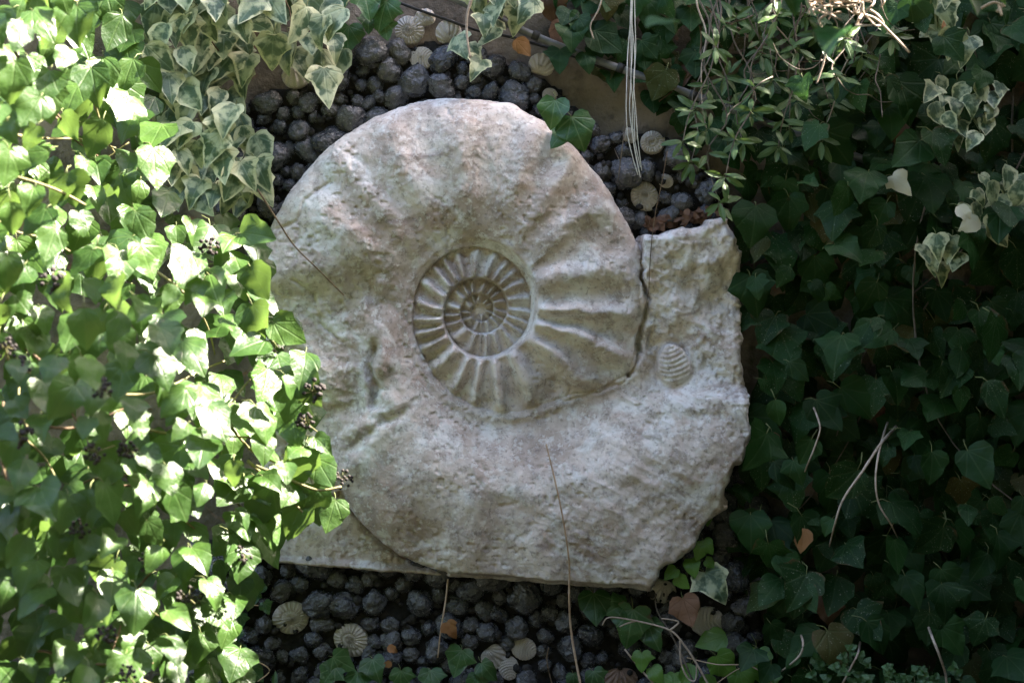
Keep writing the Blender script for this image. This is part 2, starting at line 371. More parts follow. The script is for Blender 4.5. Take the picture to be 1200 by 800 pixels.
def build_plaque():
    step = 1.15
    xs = np.arange(286, 892, step); ys = np.arange(102, 704, step)
    X, Y = np.meshgrid(xs, ys); nx, ny = len(xs), len(ys)
    # ragged outline on the broken right side
    jag = sstep(740, 790, X) * (1 - sstep(670, 690, Y))
    Xj = X + jag * (fbm(X / 22, Y / 22, 4, 31) * 9) + (1 - jag) * fbm(X / 14, Y / 14, 3, 33) * 1.8
    Yj = Y + jag * (fbm(X / 22, Y / 22, 4, 37) * 8) + (1 - jag) * fbm(X / 14, Y / 14, 3, 39) * 1.8
    sd = poly_sd(Xj, Yj, OUT)
    dx, dy = X - CX, Y - CY
    wob = fbm(X / 40, Y / 40, 3, 5)
    r = np.hypot(dx, dy) + wob * np.clip(np.hypot(dx, dy) / 60 - 0.5, 0, 1) * 3.0
    th = (np.arctan2(dx, dy) / (2 * np.pi)) % 1.0
    u = np.full(X.shape, 4.0)
    for k in (3, 2, 1, 0, -1, -2, -3):
        uu = th + k; m = RAD(uu) >= r
        u = np.where(m, uu, u)
    ro = RAD(u); ri = np.where(u < -2, ro * 0.45, RAD(u - 1)); t = np.clip((r - ri) / (ro - ri), 0, 1); wd = (ro - ri) * S
    core = u < -2.0
    # base level along the coil, deeper towards the middle
    lev = np.interp(u, [-3, -2, -1, 0, 1, 1.25, 1.5, 2, 2.3, 3], [0.046, 0.048, 0.056, 0.066, 0.075, 0.084, 0.088, 0.080, 0.078, 0.07])
    bulge = np.interp(u, [-3, 0, 1, 1.3, 1.7, 2.0, 2.3, 2.7], [0.40, 0.26, 0.17, 0.15, 0.14, 0.15, 0.11, 0.03])
    ro2 = np.where(u > 2.0, ri + 200 + (u - 2.0) * 700, ro); wd = np.where(u > 2.0, (ro2 - ri) * S, wd)
    tb = np.clip((r - ri) / (ro2 - ri), 0, 1); wpl = sstep(1.86, 2.08, u) * (u < 2.5)
    soft = np.clip(1 - np.abs(2 * t - 1.06) ** 2.4, 0, 1)
    plat = sstep(0, 0.45, tb) * (1 - 0.45 * sstep(0.5, 1.0, tb)); soft = soft * (1 - wpl) + plat * wpl
    step_ = sstep(0.0, 0.07, t) * (1 - 0.92 * t ** 2.4)
    kk = sstep(1.25, 1.6, u); prof = step_ * (1 - kk) + soft * kk
    h = lev + bulge * wd * prof
    # raised wall of the younger whorl standing over the suture
    rim = np.exp(-((r - ri - 7) / 6.0) ** 2) * sstep(1.5, 1.62, u) * (u < 2.2) * 0.006
    h = h + rim
    # ribs
    per = np.where(u < -1, 11, np.where(u < 0, 17, 23))
    ph = u * per + 0.35 * t + wob * 0.12 + np.where(u < -1, .3, np.where(u < 0, .62, 0)) + 0.18 * np.sin(u * 31)
    ph = np.where(u >= 1, 23 + (u - 1) * 19 + 0.30 * t + wob * 0.12 + 0.18 * np.sin(u * 31), ph)
    rib = (0.5 + 0.5 * np.cos(2 * np.pi * ph)) ** 1.25
    amp = np.interp(u, [-3, -2, -1, 0, 0.5, 1.0, 1.1, 1.3, 1.42, 1.6, 1.75, 2.0, 2.3], [0.0040, 0.0080, 0.0090, 0.0088, 0.0098, 0.0160, 0.0165, 0.0130, 0.0072, 0.0062, 0.0050, 0.0070, 0.0016])
    fade = sstep(0.02, 0.16, t) * (1 - sstep(0.84, 1.0, t) * np.where(u < 1.05, 0.6, 0.9))
    fade = np.where(u > 1.36, fade * sstep(0.05, 0.6, t) * 1.1, fade)
    h = h + amp * (rib * 1.5 - 0.5) * fade * (0.95 + 0.35 * fbm(X / 30, Y / 30, 3, 81))
    h = np.where(core, 0.047 + 0.010 * np.cos(np.clip(r / 7, 0, 3.1)) * 0.5 + 0.0016 * np.cos(th * 2 * np.pi * 8) * sstep(4, 9, r), h)
    # broad worn hollows between the faint ribs of the top whorl
    top = sstep(1.34, 1.46, u) * (1 - sstep(1.68, 1.78, u))
    h += top * 0.0035 * fbm(X / 28, Y / 45, 3, 61)
    # rough broken matrix: left side, right block, lower right
    left = (1 - sstep(425, 478, X + 26 * fbm(X / 30, Y / 30, 3, 11))) * sstep(300, 360, Y + 0.22 * (X - 380)) * (1 - sstep(500, 545, Y + 0.75 * (X - 420)))
    rock_l = 0.088 + 0.018 * fbm(X / 55, Y / 55, 5, 21) + 0.010 * ridged(X / 26, Y / 26, 4, 23)
    h = h * (1 - left) + left * rock_l
    right = sstep(748, 754, X + 3 * fbm(X / 12, Y / 12, 3, 15)) * (1 - sstep(432, 462, Y - 0.10 * (X - 760)))
    rock_r = 0.088 + 0.032 * fbm(X / 70, Y / 70, 5, 41, 0.55) + 0.020 * ridged((X + .4 * Y) / 66 + .3 * fbm(X / 30, Y / 30, 3, 3), (Y - .4 * X) / 50, 5, 43) - 0.006
    h = h * (1 - right) + right * rock_r
    lr = sstep(600, 760, X + 0.5 * (Y - 500)) * sstep(440, 480, Y)
    h += lr * (0.011 * fbm(X / 60, Y / 60, 4, 51) + 0.008 * (ridged((X + .5 * Y) / 60, (Y - .5 * X) / 28, 4, 53) - 0.55))
    # flat slab foot lower left, outside the shell
    slab = (u > 2.6) & (X < 640)
    h = np.where(slab & (right < 0.5), 0.050 + 0.002 * fbm(X / 30, Y / 30, 4, 71), h)
    lip = sstep(11, 3, sd) * sstep(630, 660, Y) * (1 - sstep(740, 760, X))
    h = h * (1 - 0.9 * lip) + 0.9 * lip * 0.066
    # carved lines and breaks
    def groove(pts, wpx, dep):
        nonlocal h
        h = h - dep * (0.35 + 0.9 * vnoise(X / 14, Y / 14, 95)) * np.exp(-(line_d(X + 3 * fbm(X / 9, Y / 9, 3, 91), Y + 3 * fbm(X / 9, Y / 9, 3, 92), pts) / wpx) ** 2)
    groove([(751, 270), (753, 300), (751, 325), (758, 350), (757, 368), (749, 392), (750, 412), (743, 432), (738, 440)], 2.2, 0.034)
    groove([(744, 436), (728, 449), (700, 459), (660, 470)], 2.2, 0.009)
    groove([(441, 405), (435, 430), (441, 455), (437, 474)], 5, 0.020)
    groove([(405, 536), (430, 508), (470, 482)], 7, 0.010)
    groove([(470, 482), (492, 468)], 4, 0.005)
    groove([(497, 426), (510, 417)], 1.6, 0.006)
    groove([(398, 580), (430, 625), (470, 655), (520, 672)], 4, 0.020)
    groove([(325, 270), (350, 262), (360, 235), (390, 215)], 2.5, 0.006)
    groove([(345, 330), (370, 345), (375, 380), (400, 400)], 2.5, 0.006)
    groove([(350, 300), (352, 265)], 2.2, 0.006)
    groove([(765, 385), (760, 410), (772, 398)], 4, 0.012)
    groove([(668, 455), (664, 463)], 1.5, 0.005)
    groove([(585, 590), (605, 585)], 2, 0.004)
    def lump(x, y, rx, ry, a, dep):
        nonlocal h
        ca, sa = math.cos(R(a)), math.sin(R(a)); qx = (X - x) * ca + (Y - y) * sa; qy = -(X - x) * sa + (Y - y) * ca
        h = h + dep * np.exp(-((qx / rx) ** 2 + (qy / ry) ** 2) ** 1.5)
    lump(446, 425, 8, 20, 15, 0.016); lump(425, 500, 34, 10, -38, 0.012); lump(410, 212, 30, 16, -20, -0.004)
    lump(742, 342, 12, 24, 0, 0.012); lump(820, 470, 60, 14, -5, 0.008); lump(752, 425, 9, 16, 5, 0.010)
    lump(560, 560, 90, 40, 0, 0.006); lump(480, 560, 30, 40, 0, -0.004); lump(590, 590, 20, 12, 0, -0.004)
    # fossil bivalve on the right block
    a = R(-10); qx = (X - 789) * math.cos(a) + (Y - 427) * math.sin(a); qy = -(X - 789) * math.sin(a) + (Y - 427) * math.cos(a)
    e = np.hypot(qx / (19 + 3 * np.clip(qy / 25, -1, 1)), qy / 25)
    biv = e < 1
    rr = np.hypot((qx + 2), qy + 34)
    bh = 0.094 + 0.013 * np.clip(1 - e ** 2.2, 0, 1) ** 0.6 + 0.0011 * np.sin(2 * np.pi * rr / 5.6 + 0.7 * np.sin(qx / 6) + 1.5 * wob) * sstep(1, 0.85, e)
    h = np.where(e < 1.35, h - 0.004 * np.exp(-((e - 1.12) / 0.12) ** 2), h)
    h = np.where(biv, np.maximum(bh, h - 0.004), h)
    # overall surface grain and pits
    h += 0.0028 * fbm(X / 24, Y / 24, 6, 101, 0.58) * np.where(u < 1.16, 0.5, 1.0) + 0.0024 * (ridged((.8 * X + .6 * Y) / 34 + .8 * fbm(X / 22, Y / 22, 3, 7), (.8 * Y - .6 * X) / 34 + .8 * fbm(X / 22, Y / 22, 3, 8), 5, 111) - .6) * np.where(u < 1.16, 0.35, 1.0) * (0.3 + 1.4 * vnoise(X / 70, Y / 70, 77))
    h += 0.0009 * (ridged((.6 * X - .8 * Y) / 11 + .6 * wob, (.6 * Y + .8 * X) / 11, 3, 131) - .6) * np.where(u < 1.16, 0.6, 1.2)
    h -= 0.0025 * sstep(0.66, 0.85, vnoise(X / 5, Y / 5, 121)) * sstep(0.5, 0.7, vnoise(X / 40, Y / 40, 123))
    # rounded, chipped rim
    edge_r = np.where(X > 745, 10, np.where(Y > 640, 4, 17))
    q = np.clip(sd / edge_r, 0, 1)
    h = h * (0.72 + 0.28 * np.sqrt(1 - (1 - q) ** 2))
    h = np.where(sd > 0, h, np.where(sd > -1.3, 0.035, -0.02))
    # world coordinates
    f = (D - 0.085) / D
    WX = (X - 600) * S * f; WZ = (400 - Y) * S * f
    V = np.stack([WX, -h, WZ], -1).reshape(-1, 3)
    keep = sd > -2.6
    kq = keep[:-1, :-1] & keep[1:, :-1] & keep[:-1, 1:] & keep[1:, 1:]
    J, I = np.nonzero(kq)
    Q = np.stack([J * nx + I, (J + 1) * nx + I, (J + 1) * nx + I + 1, J * nx + I + 1], -1)
    reg = np.zeros(X.shape, int)                     # 0 outer whorl
    reg = np.where(u < 1.16, 1, reg)                 # ribbed inner coil
    reg = np.where((u < 0.0), 2, reg)                # tight centre
    reg = np.where(left > 0.5, 3, reg)
    reg = np.where((right > 0.5), 4, reg)
    reg = np.where(slab, 5, reg)
    reg = np.where(biv, 6, reg)
    rq = reg[J, I]
    rt = root('ammonite_relief', P(540, 690, 0.0), 'large pale grey stone relief of a spiral ammonite fossil mounted on the pebbled wall', 'relief')
    # one set of normals so that the seams between the carved pieces stay smooth
    gy, gx = np.gradient(-h)
    for idx, nm, lb in ((0, 'outer_whorl', 'broad weathered outer whorl and body chamber'), (1, 'inner_whorl', 'ribbed inner whorl'), (2, 'central_coil', 'tight ribbed centre of the spiral'),
                        (3, 'rock_matrix', 'rough broken rock on the left of the shell'), (4, 'rock_block', 'lumpy rock block at the right edge behind a deep crack'), (5, 'slab_foot', 'flat slab below the shell'), (6, 'bivalve_fossil', 'small ridged bivalve shell on the rock')):
        q = Q[rq == idx]
        ids, inv = np.unique(q.reshape(-1), return_inverse=True)
        me = bpy.data.meshes.new(nm); v = V[ids]
        me.vertices.add(len(v)); me.vertices.foreach_set('co', v.astype(np.float32).reshape(-1))
        nl = len(q) * 4; me.loops.add(nl); me.loops.foreach_set('vertex_index', inv.astype(np.int32).reshape(-1))
        me.polygons.add(len(q)); me.polygons.foreach_set('loop_start', np.arange(0, nl, 4, dtype=np.int32))
        me.update(calc_edges=True); me.validate()
        me.polygons.foreach_set('use_smooth', [True] * len(me.polygons)); me.materials.append(M['stone'])
        o = put(nm, me, rt); o['label'] = lb
    return rt
build_plaque()

# ------------------------------------------------------------------ the wall: plaster, mortar field, pebbles, fossils
WTOP = 2.4
wall = root('garden_wall', Vector((0, 0.15, GZ)), 'old plastered garden wall set with dark rounded pebbles and small fossils', 'wall')
def wall_body():
    n, m = 150, 60
    xs = np.linspace(-3.2, 3.2, n); zs = np.linspace(GZ - 0.05, WTOP, m); X, Z = np.meshgrid(xs, zs)
    Yv = -0.012 * fbm(X * 6, Z * 6, 5, 7)
    V = list(map(tuple, np.stack([X, Yv, Z], -1).reshape(-1, 3)))
    F = [(j * n + i, j * n + i + 1, (j + 1) * n + i + 1, (j + 1) * n + i) for j in range(m - 1) for i in range(n - 1)]
    o = len(V)
    V += [(-3.2, 0.3, GZ - .05), (3.2, 0.3, GZ - .05), (3.2, 0.3, WTOP), (-3.2, 0.3, WTOP)]
    F += [(o + 1, o, o + 3, o + 2)]
    top = [(m - 1) * n + i for i in range(n)]; F.append(tuple(top) + (o + 2, o + 3))
    F.append(tuple(j * n for j in range(m - 1, -1, -1)) + (o, o + 3)); F.append(tuple(j * n + n - 1 for j in range(m)) + (o + 2, o + 1))
    put('plaster', mesh('plaster', V, F, M['plaster']), wall)
wall_body()
TOPRING = [(265, 130), (300, 112), (345, 104), (400, 78), (435, 52), (500, 50), (560, 58), (610, 78), (650, 98), (705, 156), (745, 152), (795, 168), (838, 205), (855, 252), (820, 275), (760, 300), (690, 240), (600, 160), (520, 150), (430, 180), (350, 250), (300, 300), (262, 262)]
BOTTOM = [(230, 630), (740, 655), (790, 600), (840, 545), (890, 545), (900, 870), (230, 870)]
def mortar(poly, nm, seed):
    xs = np.arange(min(p[0] for p in poly), max(p[0] for p in poly), 4.0); ys = np.arange(min(p[1] for p in poly), max(p[1] for p in poly), 4.0)
    X, Y = np.meshgrid(xs, ys); sd = poly_sd(X + 8 * fbm(X / 20, Y / 20, 3, seed), Y + 8 * fbm(X / 20, Y / 20, 3, seed + 3), poly)
    h = np.where(sd > 0, 0.012 + 0.006 * fbm(X / 12, Y / 12, 4, seed + 9) + 0.004 * np.clip(sd / 12, 0, 1), -0.03)
    nx = len(xs); V = np.stack([(X - 600) * S, -h, (400 - Y) * S], -1).reshape(-1, 3)
    k = sd > -5; kq = k[:-1, :-1] & k[1:, :-1] & k[:-1, 1:] & k[1:, 1:]
    F = [(j * nx + i, (j + 1) * nx + i, (j + 1) * nx + i + 1, j * nx + i + 1) for j, i in zip(*np.nonzero(kq))]
    put(nm, mesh(nm, V, F, M['mortar']), wall)
mortar(TOPRING, 'mortar', 201); mortar(BOTTOM, 'mortar', 211)

FOSSILS = [  # kind, px, py, radius px, rotation, label, material
    ('spiral', 343, 724, 21, 200, 'cream coiled fossil shell left in the pebbles under the relief', 'fossil'),
    ('spiral', 410, 748, 21, 330, 'pale oval coiled fossil shell under the relief', 'fossil'),
    ('spiral', 755, 228, 17, 300, 'white ribbed coiled shell above the right rock block', 'fossil'),
    ('spiral', 763, 166, 14, 20, 'pale coiled shell beside the hanging cords', 'fossil'),
    ('spiral', 738, 160, 9, 120, 'small pale shell behind the hanging cords', 'fossil'),
    ('spiral', 781, 213, 9, 160, 'tiny pale coiled shell near the white ribbed shell', 'fossil'),
    ('spiral', 478, 36, 17, 60, 'grey pitted coiled shell above the pebble band', 'fossil'),
    ('scallop', 498, 22, 12, 20, 'small worn pale shell at the top of the wall', 'fossil'),
    ('scallop', 526, 40, 15, 10, 'fan shaped ribbed shell at the top of the wall', 'fossil'),
    ('scallop', 634, 78, 15, -15, 'brown striped fan shell under the conduit', 'fossil'),
    ('bivalve', 645, 113, 9, 30, 'small white shell above the green ivy leaves', 'fossil'),
    ('scallop', 346, 86, 16, 190, 'pale ribbed fan shell behind the variegated ivy', 'fossil'),
    ('bivalve', 494, 68, 13, 80, 'smooth cream oval shell among the upper pebbles', 'fossil'),
    ('scallop', 577, 768, 15, 220, 'pale fan shell low in the pebbles', 'fossil'),
    ('bivalve', 596, 782, 12, 10, 'small pale shell touching the fan shell', 'fossil'),
    ('bivalve', 614, 760, 13, 70, 'off white oval shell low in the pebbles', 'fossil'),
    ('scallop', 728, 794, 19, 180, 'rust stained fan shell at the lower edge', 'fossil_red'),
    ('scallop', 776, 690, 17, 160, 'grey ribbed fan shell at the lower right corner of the relief', 'fossil'),
    ('bivalve', 829, 728, 17, 100, 'grey ridged oval shell in the dark ivy', 'fossil'),
]
def fossil_mesh(kind, seed):
    rng = random.Random(seed); nr, na = 14, 144; V, F = [], []
    for j in range(nr + 1):
        q = j / nr
        for i in range(na):
            a = 2 * math.pi * i / na; rad = q; z = 0.42 * (1 - q ** 2.2)
            if kind == 'spiral':
                out = 1 + 0.10 * math.cos(a) + 0.16 * (a / (2 * math.pi) - .5); rad = q * out
                inner = 0.30 + 0.30 * (a / (2 * math.pi))
                z = 0.30 * (1 - q ** 2.6) - 0.13 * math.exp(-((q - inner) / 0.06) ** 2) - 0.07 * math.exp(-((q - inner * .4) / 0.05) ** 2)
                z += 0.085 * math.cos(a * 22 + (0 if q > inner else 1.5)) * (0.35 + 0.65 * q) * (0.1 if j in (0, nr) else 1)
            elif kind == 'scallop':
                out = 1 + 0.13 * math.sin(a) - 0.22 * max(0, -math.sin(a)) ** 3; rad = q * out
                x, y = rad * math.cos(a), rad * math.sin(a) + 0.85; fa = math.atan2(x, y); z = 0.28 * (1 - q ** 2) + 0.085 * math.cos(fa * 22) * q ** .5
            else:
                x, y = rad * math.cos(a), rad * math.sin(a) * 1.25 ; dd = math.hypot(x, y + 1.2)
                z = 0.26 * (1 - q ** 2) + 0.07 * math.sin(dd * 24)
            x, y = rad * math.cos(a), rad * math.sin(a) * (1.25 if kind == 'bivalve' else 1)
            V.append((x * (1 + rng.uniform(-.02, .02)), y * (1 + rng.uniform(-.02, .02)), z * (1 - 0.35 * max(0, math.sin(a * 1.0 + seed))) + rng.uniform(-.02, .02)))
    for j in range(nr):
        for i in range(na):
            i2 = (i + 1) % na; F.append((j * na + i, j * na + i2, (j + 1) * na + i2, (j + 1) * na + i))
    o = len(V)
    for i in range(na): v = V[nr * na + i]; V.append((v[0], v[1], -0.6))
    for i in range(na): i2 = (i + 1) % na; F.append((nr * na + i, nr * na + i2, o + i2, o + i))
    return V, F
for i, (kd, px, py, rp, rot, lb, mt) in enumerate(FOSSILS):
    V, F = fossil_mesh(kd, i)
    o = put('fossil_shell', mesh('fossil_shell', V, F, M[mt]), wall)
    A = Matrix.Translation(P(px, py, 0.025)) @ Matrix(((1, 0, 0, 0), (0, 0, -1, 0), (0, 1, 0, 0), (0, 0, 0, 1))) @ Matrix.Rotation(R(rot), 4, 'Z') @ Matrix.Rotation(R(random.uniform(-12, 12)), 4, 'X')
    o.matrix_basis = A @ Matrix.Diagonal((rp * S, rp * S * random.uniform(.86, 1), rp * S, 1)); o['label'] = lb

def pebble_mesh(seed):
    bm = bmesh.new(); bmesh.ops.create_icosphere(bm, subdivisions=4, radius=1)
    rng = random.Random(seed); off = Vector((rng.uniform(0, 50), rng.uniform(0, 50), rng.uniform(0, 50)))
    from mathutils import noise as mn
    for v in bm.verts:
        p = v.co.copy(); nn = mn.noise(p * 0.9 + off) * 0.27 + mn.noise(p * 2.0 + off) * 0.12 + mn.noise(p * 5 + off) * 0.02
        c = mn.noise(p * 1.6 - off); nn -= 0.16 * max(0, c - 0.25) * 2
        v.co = p * (1 + nn)
    me = bpy.data.meshes.new('pebble'); bm.to_mesh(me); bm.free()
    me.polygons.foreach_set('use_smooth', [True] * len(me.polygons)); me.materials.append(M['pebble']); return me
PEB = [pebble_mesh(i) for i in range(12)]
def pebbles(poly, rmin, rmax, seed, tries=9000, cap=150):
    rng = random.Random(seed); pts = []
    x0, x1 = min(p[0] for p in poly), max(p[0] for p in poly); y0, y1 = min(p[1] for p in poly), max(p[1] for p in poly)
    cx = np.array([rng.uniform(x0, x1) for _ in range(tries)]); cy = np.array([rng.uniform(y0, y1) for _ in range(tries)])
    a = poly_sd(cx, cy, poly); b = poly_sd(cx, cy, OUT)
    for i in range(tries):
        if len(pts) >= cap: break
        if a[i] < 4 or b[i] > 16: continue
        r = rmin + (rmax - rmin) * rng.random() ** (1.0 + 2.0 * i / tries) * (1 - 0.35 * i / tries)
        if any((cx[i] - f[1]) ** 2 + (cy[i] - f[2]) ** 2 < (f[3] + r * 0.75) ** 2 for f in FOSSILS): continue
        if any((cx[i] - q[0]) ** 2 + (cy[i] - q[1]) ** 2 < (0.80 * (r + q[2])) ** 2 for q in pts): continue
        pts.append((cx[i], cy[i], r))
    for (x, y, r) in pts:
        o = put('pebble', PEB[rng.randrange(12)], wall)
        s = r * S
        o.matrix_basis = (Matrix.Translation(P(x, y, 0.016 + 0.35 * s)) @ Matrix.Rotation(rng.uniform(-.9, .9), 4, 'Y') @ Matrix.Diagonal((s * rng.uniform(.95, 1.3), s * rng.uniform(.75, 1.05), s * rng.uniform(.82, 1.05), 1))
                          @ Matrix.Rotation(rng.uniform(0, 6.28), 4, Vector((rng.uniform(-1, 1), rng.uniform(-1, 1), rng.uniform(-1, 1)))))
    return len(pts)
print('pebbles', pebbles(TOPRING, 8, 21, 3, 9000, 135), pebbles([(p[0], min(p[1], 822)) for p in BOTTOM], 9, 21, 5, 14000, 175))

def grit(poly, n, seed):
    rng = random.Random(seed); bm = bmesh.new(); bmesh.ops.create_icosphere(bm, subdivisions=1, radius=1); bv = [v.co.copy() for v in bm.verts]; bf = [tuple(v.index for v in f.verts) for f in bm.faces]; bm.free()
    V, F = [], []
    for (x, y) in scatter(poly, n, seed, 0):
        if poly_sd(np.array([x]), np.array([y]), OUT)[0] > 10: continue
        c = P(x, y, rng.uniform(.016, .032)); r = rng.uniform(2, 6) * S; o = len(V); q = Vector((rng.uniform(.7, 1.4), rng.uniform(.7, 1.2), rng.uniform(.7, 1.2))) * r
        V += [c + Vector((b.x * q.x, b.y * q.y, b.z * q.z)) * rng.uniform(.8, 1.2) for b in bv]; F += [tuple(i + o for i in f) for f in bf]
    o = put('grit', mesh('grit', V, F, M['grit']), wall); o['kind'] = 'stuff'
M['grit'] = mat_simple('dark_grit', (0.008, 0.008, 0.009), (0.05, 0.046, 0.042), 70, 0.9, 0.3, 0.002)
# ------------------------------------------------------------------ leaves
HALF = {
    'heart': [(0, 0), (0.10, -0.07), (0.24, -0.08), (0.36, 0.0), (0.43, 0.14), (0.44, 0.28), (0.39, 0.44), (0.30, 0.62), (0.18, 0.80), (0.08, 0.92), (0, 1.0)],
    'ovate': [(0, 0), (0.12, 0.0), (0.24, 0.06), (0.33, 0.16), (0.37, 0.28), (0.36, 0.42), (0.31, 0.56), (0.23, 0.70), (0.14, 0.83), (0.06, 0.93), (0, 1.0)],
    'lobed': [(0, 0), (0.12, -0.12), (0.28, -0.15), (0.42, -0.06), (0.46, 0.08), (0.60, 0.26), (0.48, 0.36), (0.36, 0.46), (0.29, 0.62), (0.17, 0.82), (0, 1.0)],
    'broad': [(0, 0), (0.13, -0.11), (0.30, -0.13), (0.44, -0.02), (0.51, 0.14), (0.55, 0.32), (0.46, 0.44), (0.37, 0.56), (0.27, 0.70), (0.14, 0.86), (0, 1.0)],
    'point': [(0, 0), (0.14, -0.07), (0.28, -0.04), (0.40, 0.08), (0.47, 0.25), (0.36, 0.34), (0.28, 0.46), (0.23, 0.60), (0.15, 0.76), (0.07, 0.90), (0, 1.0)],
    'narrow': [(0, 0), (0.05, 0.1), (0.09, 0.2), (0.125, 0.32), (0.145, 0.44), (0.15, 0.56), (0.135, 0.68), (0.11, 0.79), (0.075, 0.88), (0.035, 0.96), (0, 1.0)],
}
def leaf_geo(shape, seed, petiole=0.45):
    rng = random.Random(hash((len(shape), seed)) & 0xffff); H = HALF[shape]; n = len(H)
    fold = rng.uniform(-0.22, 0.42); curl = rng.uniform(0.0, 0.55); twist = rng.uniform(-.22, .22); ph = rng.uniform(0, 6.28); asym = rng.uniform(-.07, .07)
    V, UV, E, F = [], [], [], []
    def zz(x, y): return fold * x * x / (abs(x) + 0.12) - curl * (y - 0.35) ** 2 + twist * x * y + 0.055 * math.sin(y * 9 + ph) * (abs(x) * 2.2) + 0.018 * math.sin(x * 17 + ph * 2)
    for i, (hx, hy) in enumerate(H):
        my = i / (n - 1)
        jit = 1 + rng.uniform(-.10, .10)
        for k, q in ((-2, 1), (-1, .55), (0, 0), (1, .55), (2, 1)):
            sg = -1 if k < 0 else 1
            x = sg * q * hx * (jit if sg > 0 else 2 - jit) * (1 + sg * asym); y = my + (hy - my) * q
            V.append((x, y, zz(x, y))); UV.append((x + 0.5, y)); E.append(q if 0 < i < n - 1 else 1.0)
    for i in range(n - 1):
        for k in range(4):
            a = i * 5 + k; F.append((a, a + 1, a + 6, a + 5))
    fm = [0] * len(F)
    if petiole > 0:
        pl = 0.75 * petiole * rng.uniform(.7, 1.3); sdv = rng.uniform(-.2, .2)
        pts = [Vector((0, 0.02, zz(0, .02) - .004)), Vector((sdv * .4, -pl * .45, -0.10)), Vector((sdv, -pl * .8, -0.32))]
        tv, tf = tube_geo(pts, 0.011, 0.014, 4)
        o = len(V); V += [tuple(v) for v in tv]; UV += [(0.5, 0.5)] * len(tv); E += [0.0] * len(tv); F += [tuple(i + o for i in f) for f in tf]; fm += [1] * len(tf)
    return V, F, UV, E, fm
def leaf_me(geo, mat, name='leaf', rnd=None):
    V, F, UV, E, fm = geo
    me = bpy.data.meshes.new(name); me.from_pydata(V, [], F)
    me.materials.append(mat); me.materials.append(M['petiole']); me.polygons.foreach_set('material_index', fm)
    me.polygons.foreach_set('use_smooth', [True] * len(F))
    uvl = me.uv_layers.new(name='UVMap'); li = np.empty(len(me.loops), np.int32); me.loops.foreach_get('vertex_index', li)
    uvl.data.foreach_set('uv', np.array(UV, np.float32)[li].reshape(-1))
    a = me.attributes.new('edge', 'FLOAT', 'POINT'); a.data.foreach_set('value', np.array(E, np.float32))
    if rnd is not None:
        a = me.attributes.new('rnd', 'FLOAT', 'POINT'); a.data.foreach_set('value', np.array(rnd, np.float32))
    me.update(); return me
GEO, LME = {}, {}
def geo_of(shape, v):
    if (shape, v) not in GEO: GEO[(shape, v)] = leaf_geo(shape, v, 0.12 if shape == 'narrow' else 0.45)
    return GEO[(shape, v)]
def me_of(shape, v, mat):
    if (shape, v, mat) not in LME: LME[(shape, v, mat)] = leaf_me(geo_of(shape, v), M[mat])
    return LME[(shape, v, mat)]
def leaf_mat(pos, nrm, tip, size):
    z = Vector(nrm).normalized(); y = Vector(tip); y = (y - z * y.dot(z)).normalized(); x = y.cross(z)
    m = Matrix((x, y, z)).transposed().to_4x4()
    return Matrix.Translation(Vector(pos) - y * size * 0.45) @ m @ Matrix.Scale(size, 4)
def put_leaves(parent, items, mat, limit=300, nm='leaf'):
    """items: (pos, normal, tip, size, shape, variant); the `limit` nearest the lens in view are objects, the rest one stuff mesh"""
    def key(it):
        p = it[0]; f = D / (D + p.y); px = 600 + p.x * f / S; py = 400 - p.z * f / S
        inv = 0 if (-15 < px < 1215 and -15 < py < 815) else 1
        return (inv, p.y)
    items = sorted(items, key=key)
    ind, rest = items[:limit], items[limit:]
    for (p, n_, t_, s_, sh, v) in ind: put(nm, me_of(sh, v, mat), parent, leaf_mat(p, n_, t_, s_))
    if rest:
        V, F, UV, E, fm, rn = [], [], [], [], [], []
        for (p, n_, t_, s_, sh, v) in rest:
            g = geo_of(sh, v); mm = np.array(leaf_mat(p, n_, t_, s_)); vv = np.array(g[0]) @ mm[:3, :3].T + mm[:3, 3]
            o = len(V); V += vv.tolist(); F += [tuple(i + o for i in f) for f in g[1]]; UV += g[2]; E += g[3]; fm += g[4]; rn += [random.random()] * len(g[0])
        o = put('inner_foliage', leaf_me((V, F, UV, E, fm), M[mat], 'inner_foliage', rn), parent); o['kind'] = 'stuff'
def one(px, py, d, size, ang, shape, rng=random, up=0.3, tilt=0.35):
    """a leaf facing the viewer; size in photograph pixels; ang = where the tip points, 0 down, + to the right"""
    p = P(px, py, d); f = (D - d) / D
    tip = Vector((math.sin(R(ang)), 0, -math.cos(R(ang))))
    nrm = Vector((rng.uniform(-tilt, tilt), -1, up + rng.uniform(-tilt, tilt)))
    return (p, nrm, tip, size * S * f, shape, rng.randrange(10))

LEFT = [(-220, -160), (150, -160), (150, 0), (166, 60), (196, 100), (190, 180), (203, 250), (250, 262), (300, 262), (318, 300), (318, 360), (352, 388), (382, 450), (366, 505), (388, 548), (398, 592), (330, 632), (300, 690), (285, 730), (295, 800), (290, 950), (-220, 950)]
def left_depth(px, py):
    e = poly_sd(np.array([px]), np.array([py]), LEFT[1:-1] + [(-1500, 950), (-1500, -160)])[0]
    return 0.30 + 0.34 * min(max(e, 0), 170) / 170.0 + 0.05 * math.sin(px * .021 + py * .013)
def scatter(poly, n, seed, mind):
    rng = random.Random(seed); x0, x1 = min(p[0] for p in poly), max(p[0] for p in poly); y0, y1 = min(p[1] for p in poly), max(p[1] for p in poly)
    out = []; tries = 0
    while len(out) < n and tries < n * 40:
        tries += 1; x, y = rng.uniform(x0, x1), rng.uniform(y0, y1)
        if poly_sd(np.array([x]), np.array([y]), poly)[0] < 6: continue
        if mind and any((x - q[0]) ** 2 + (y - q[1]) ** 2 < mind * mind for q in out): continue
        out.append((x, y))
    return out
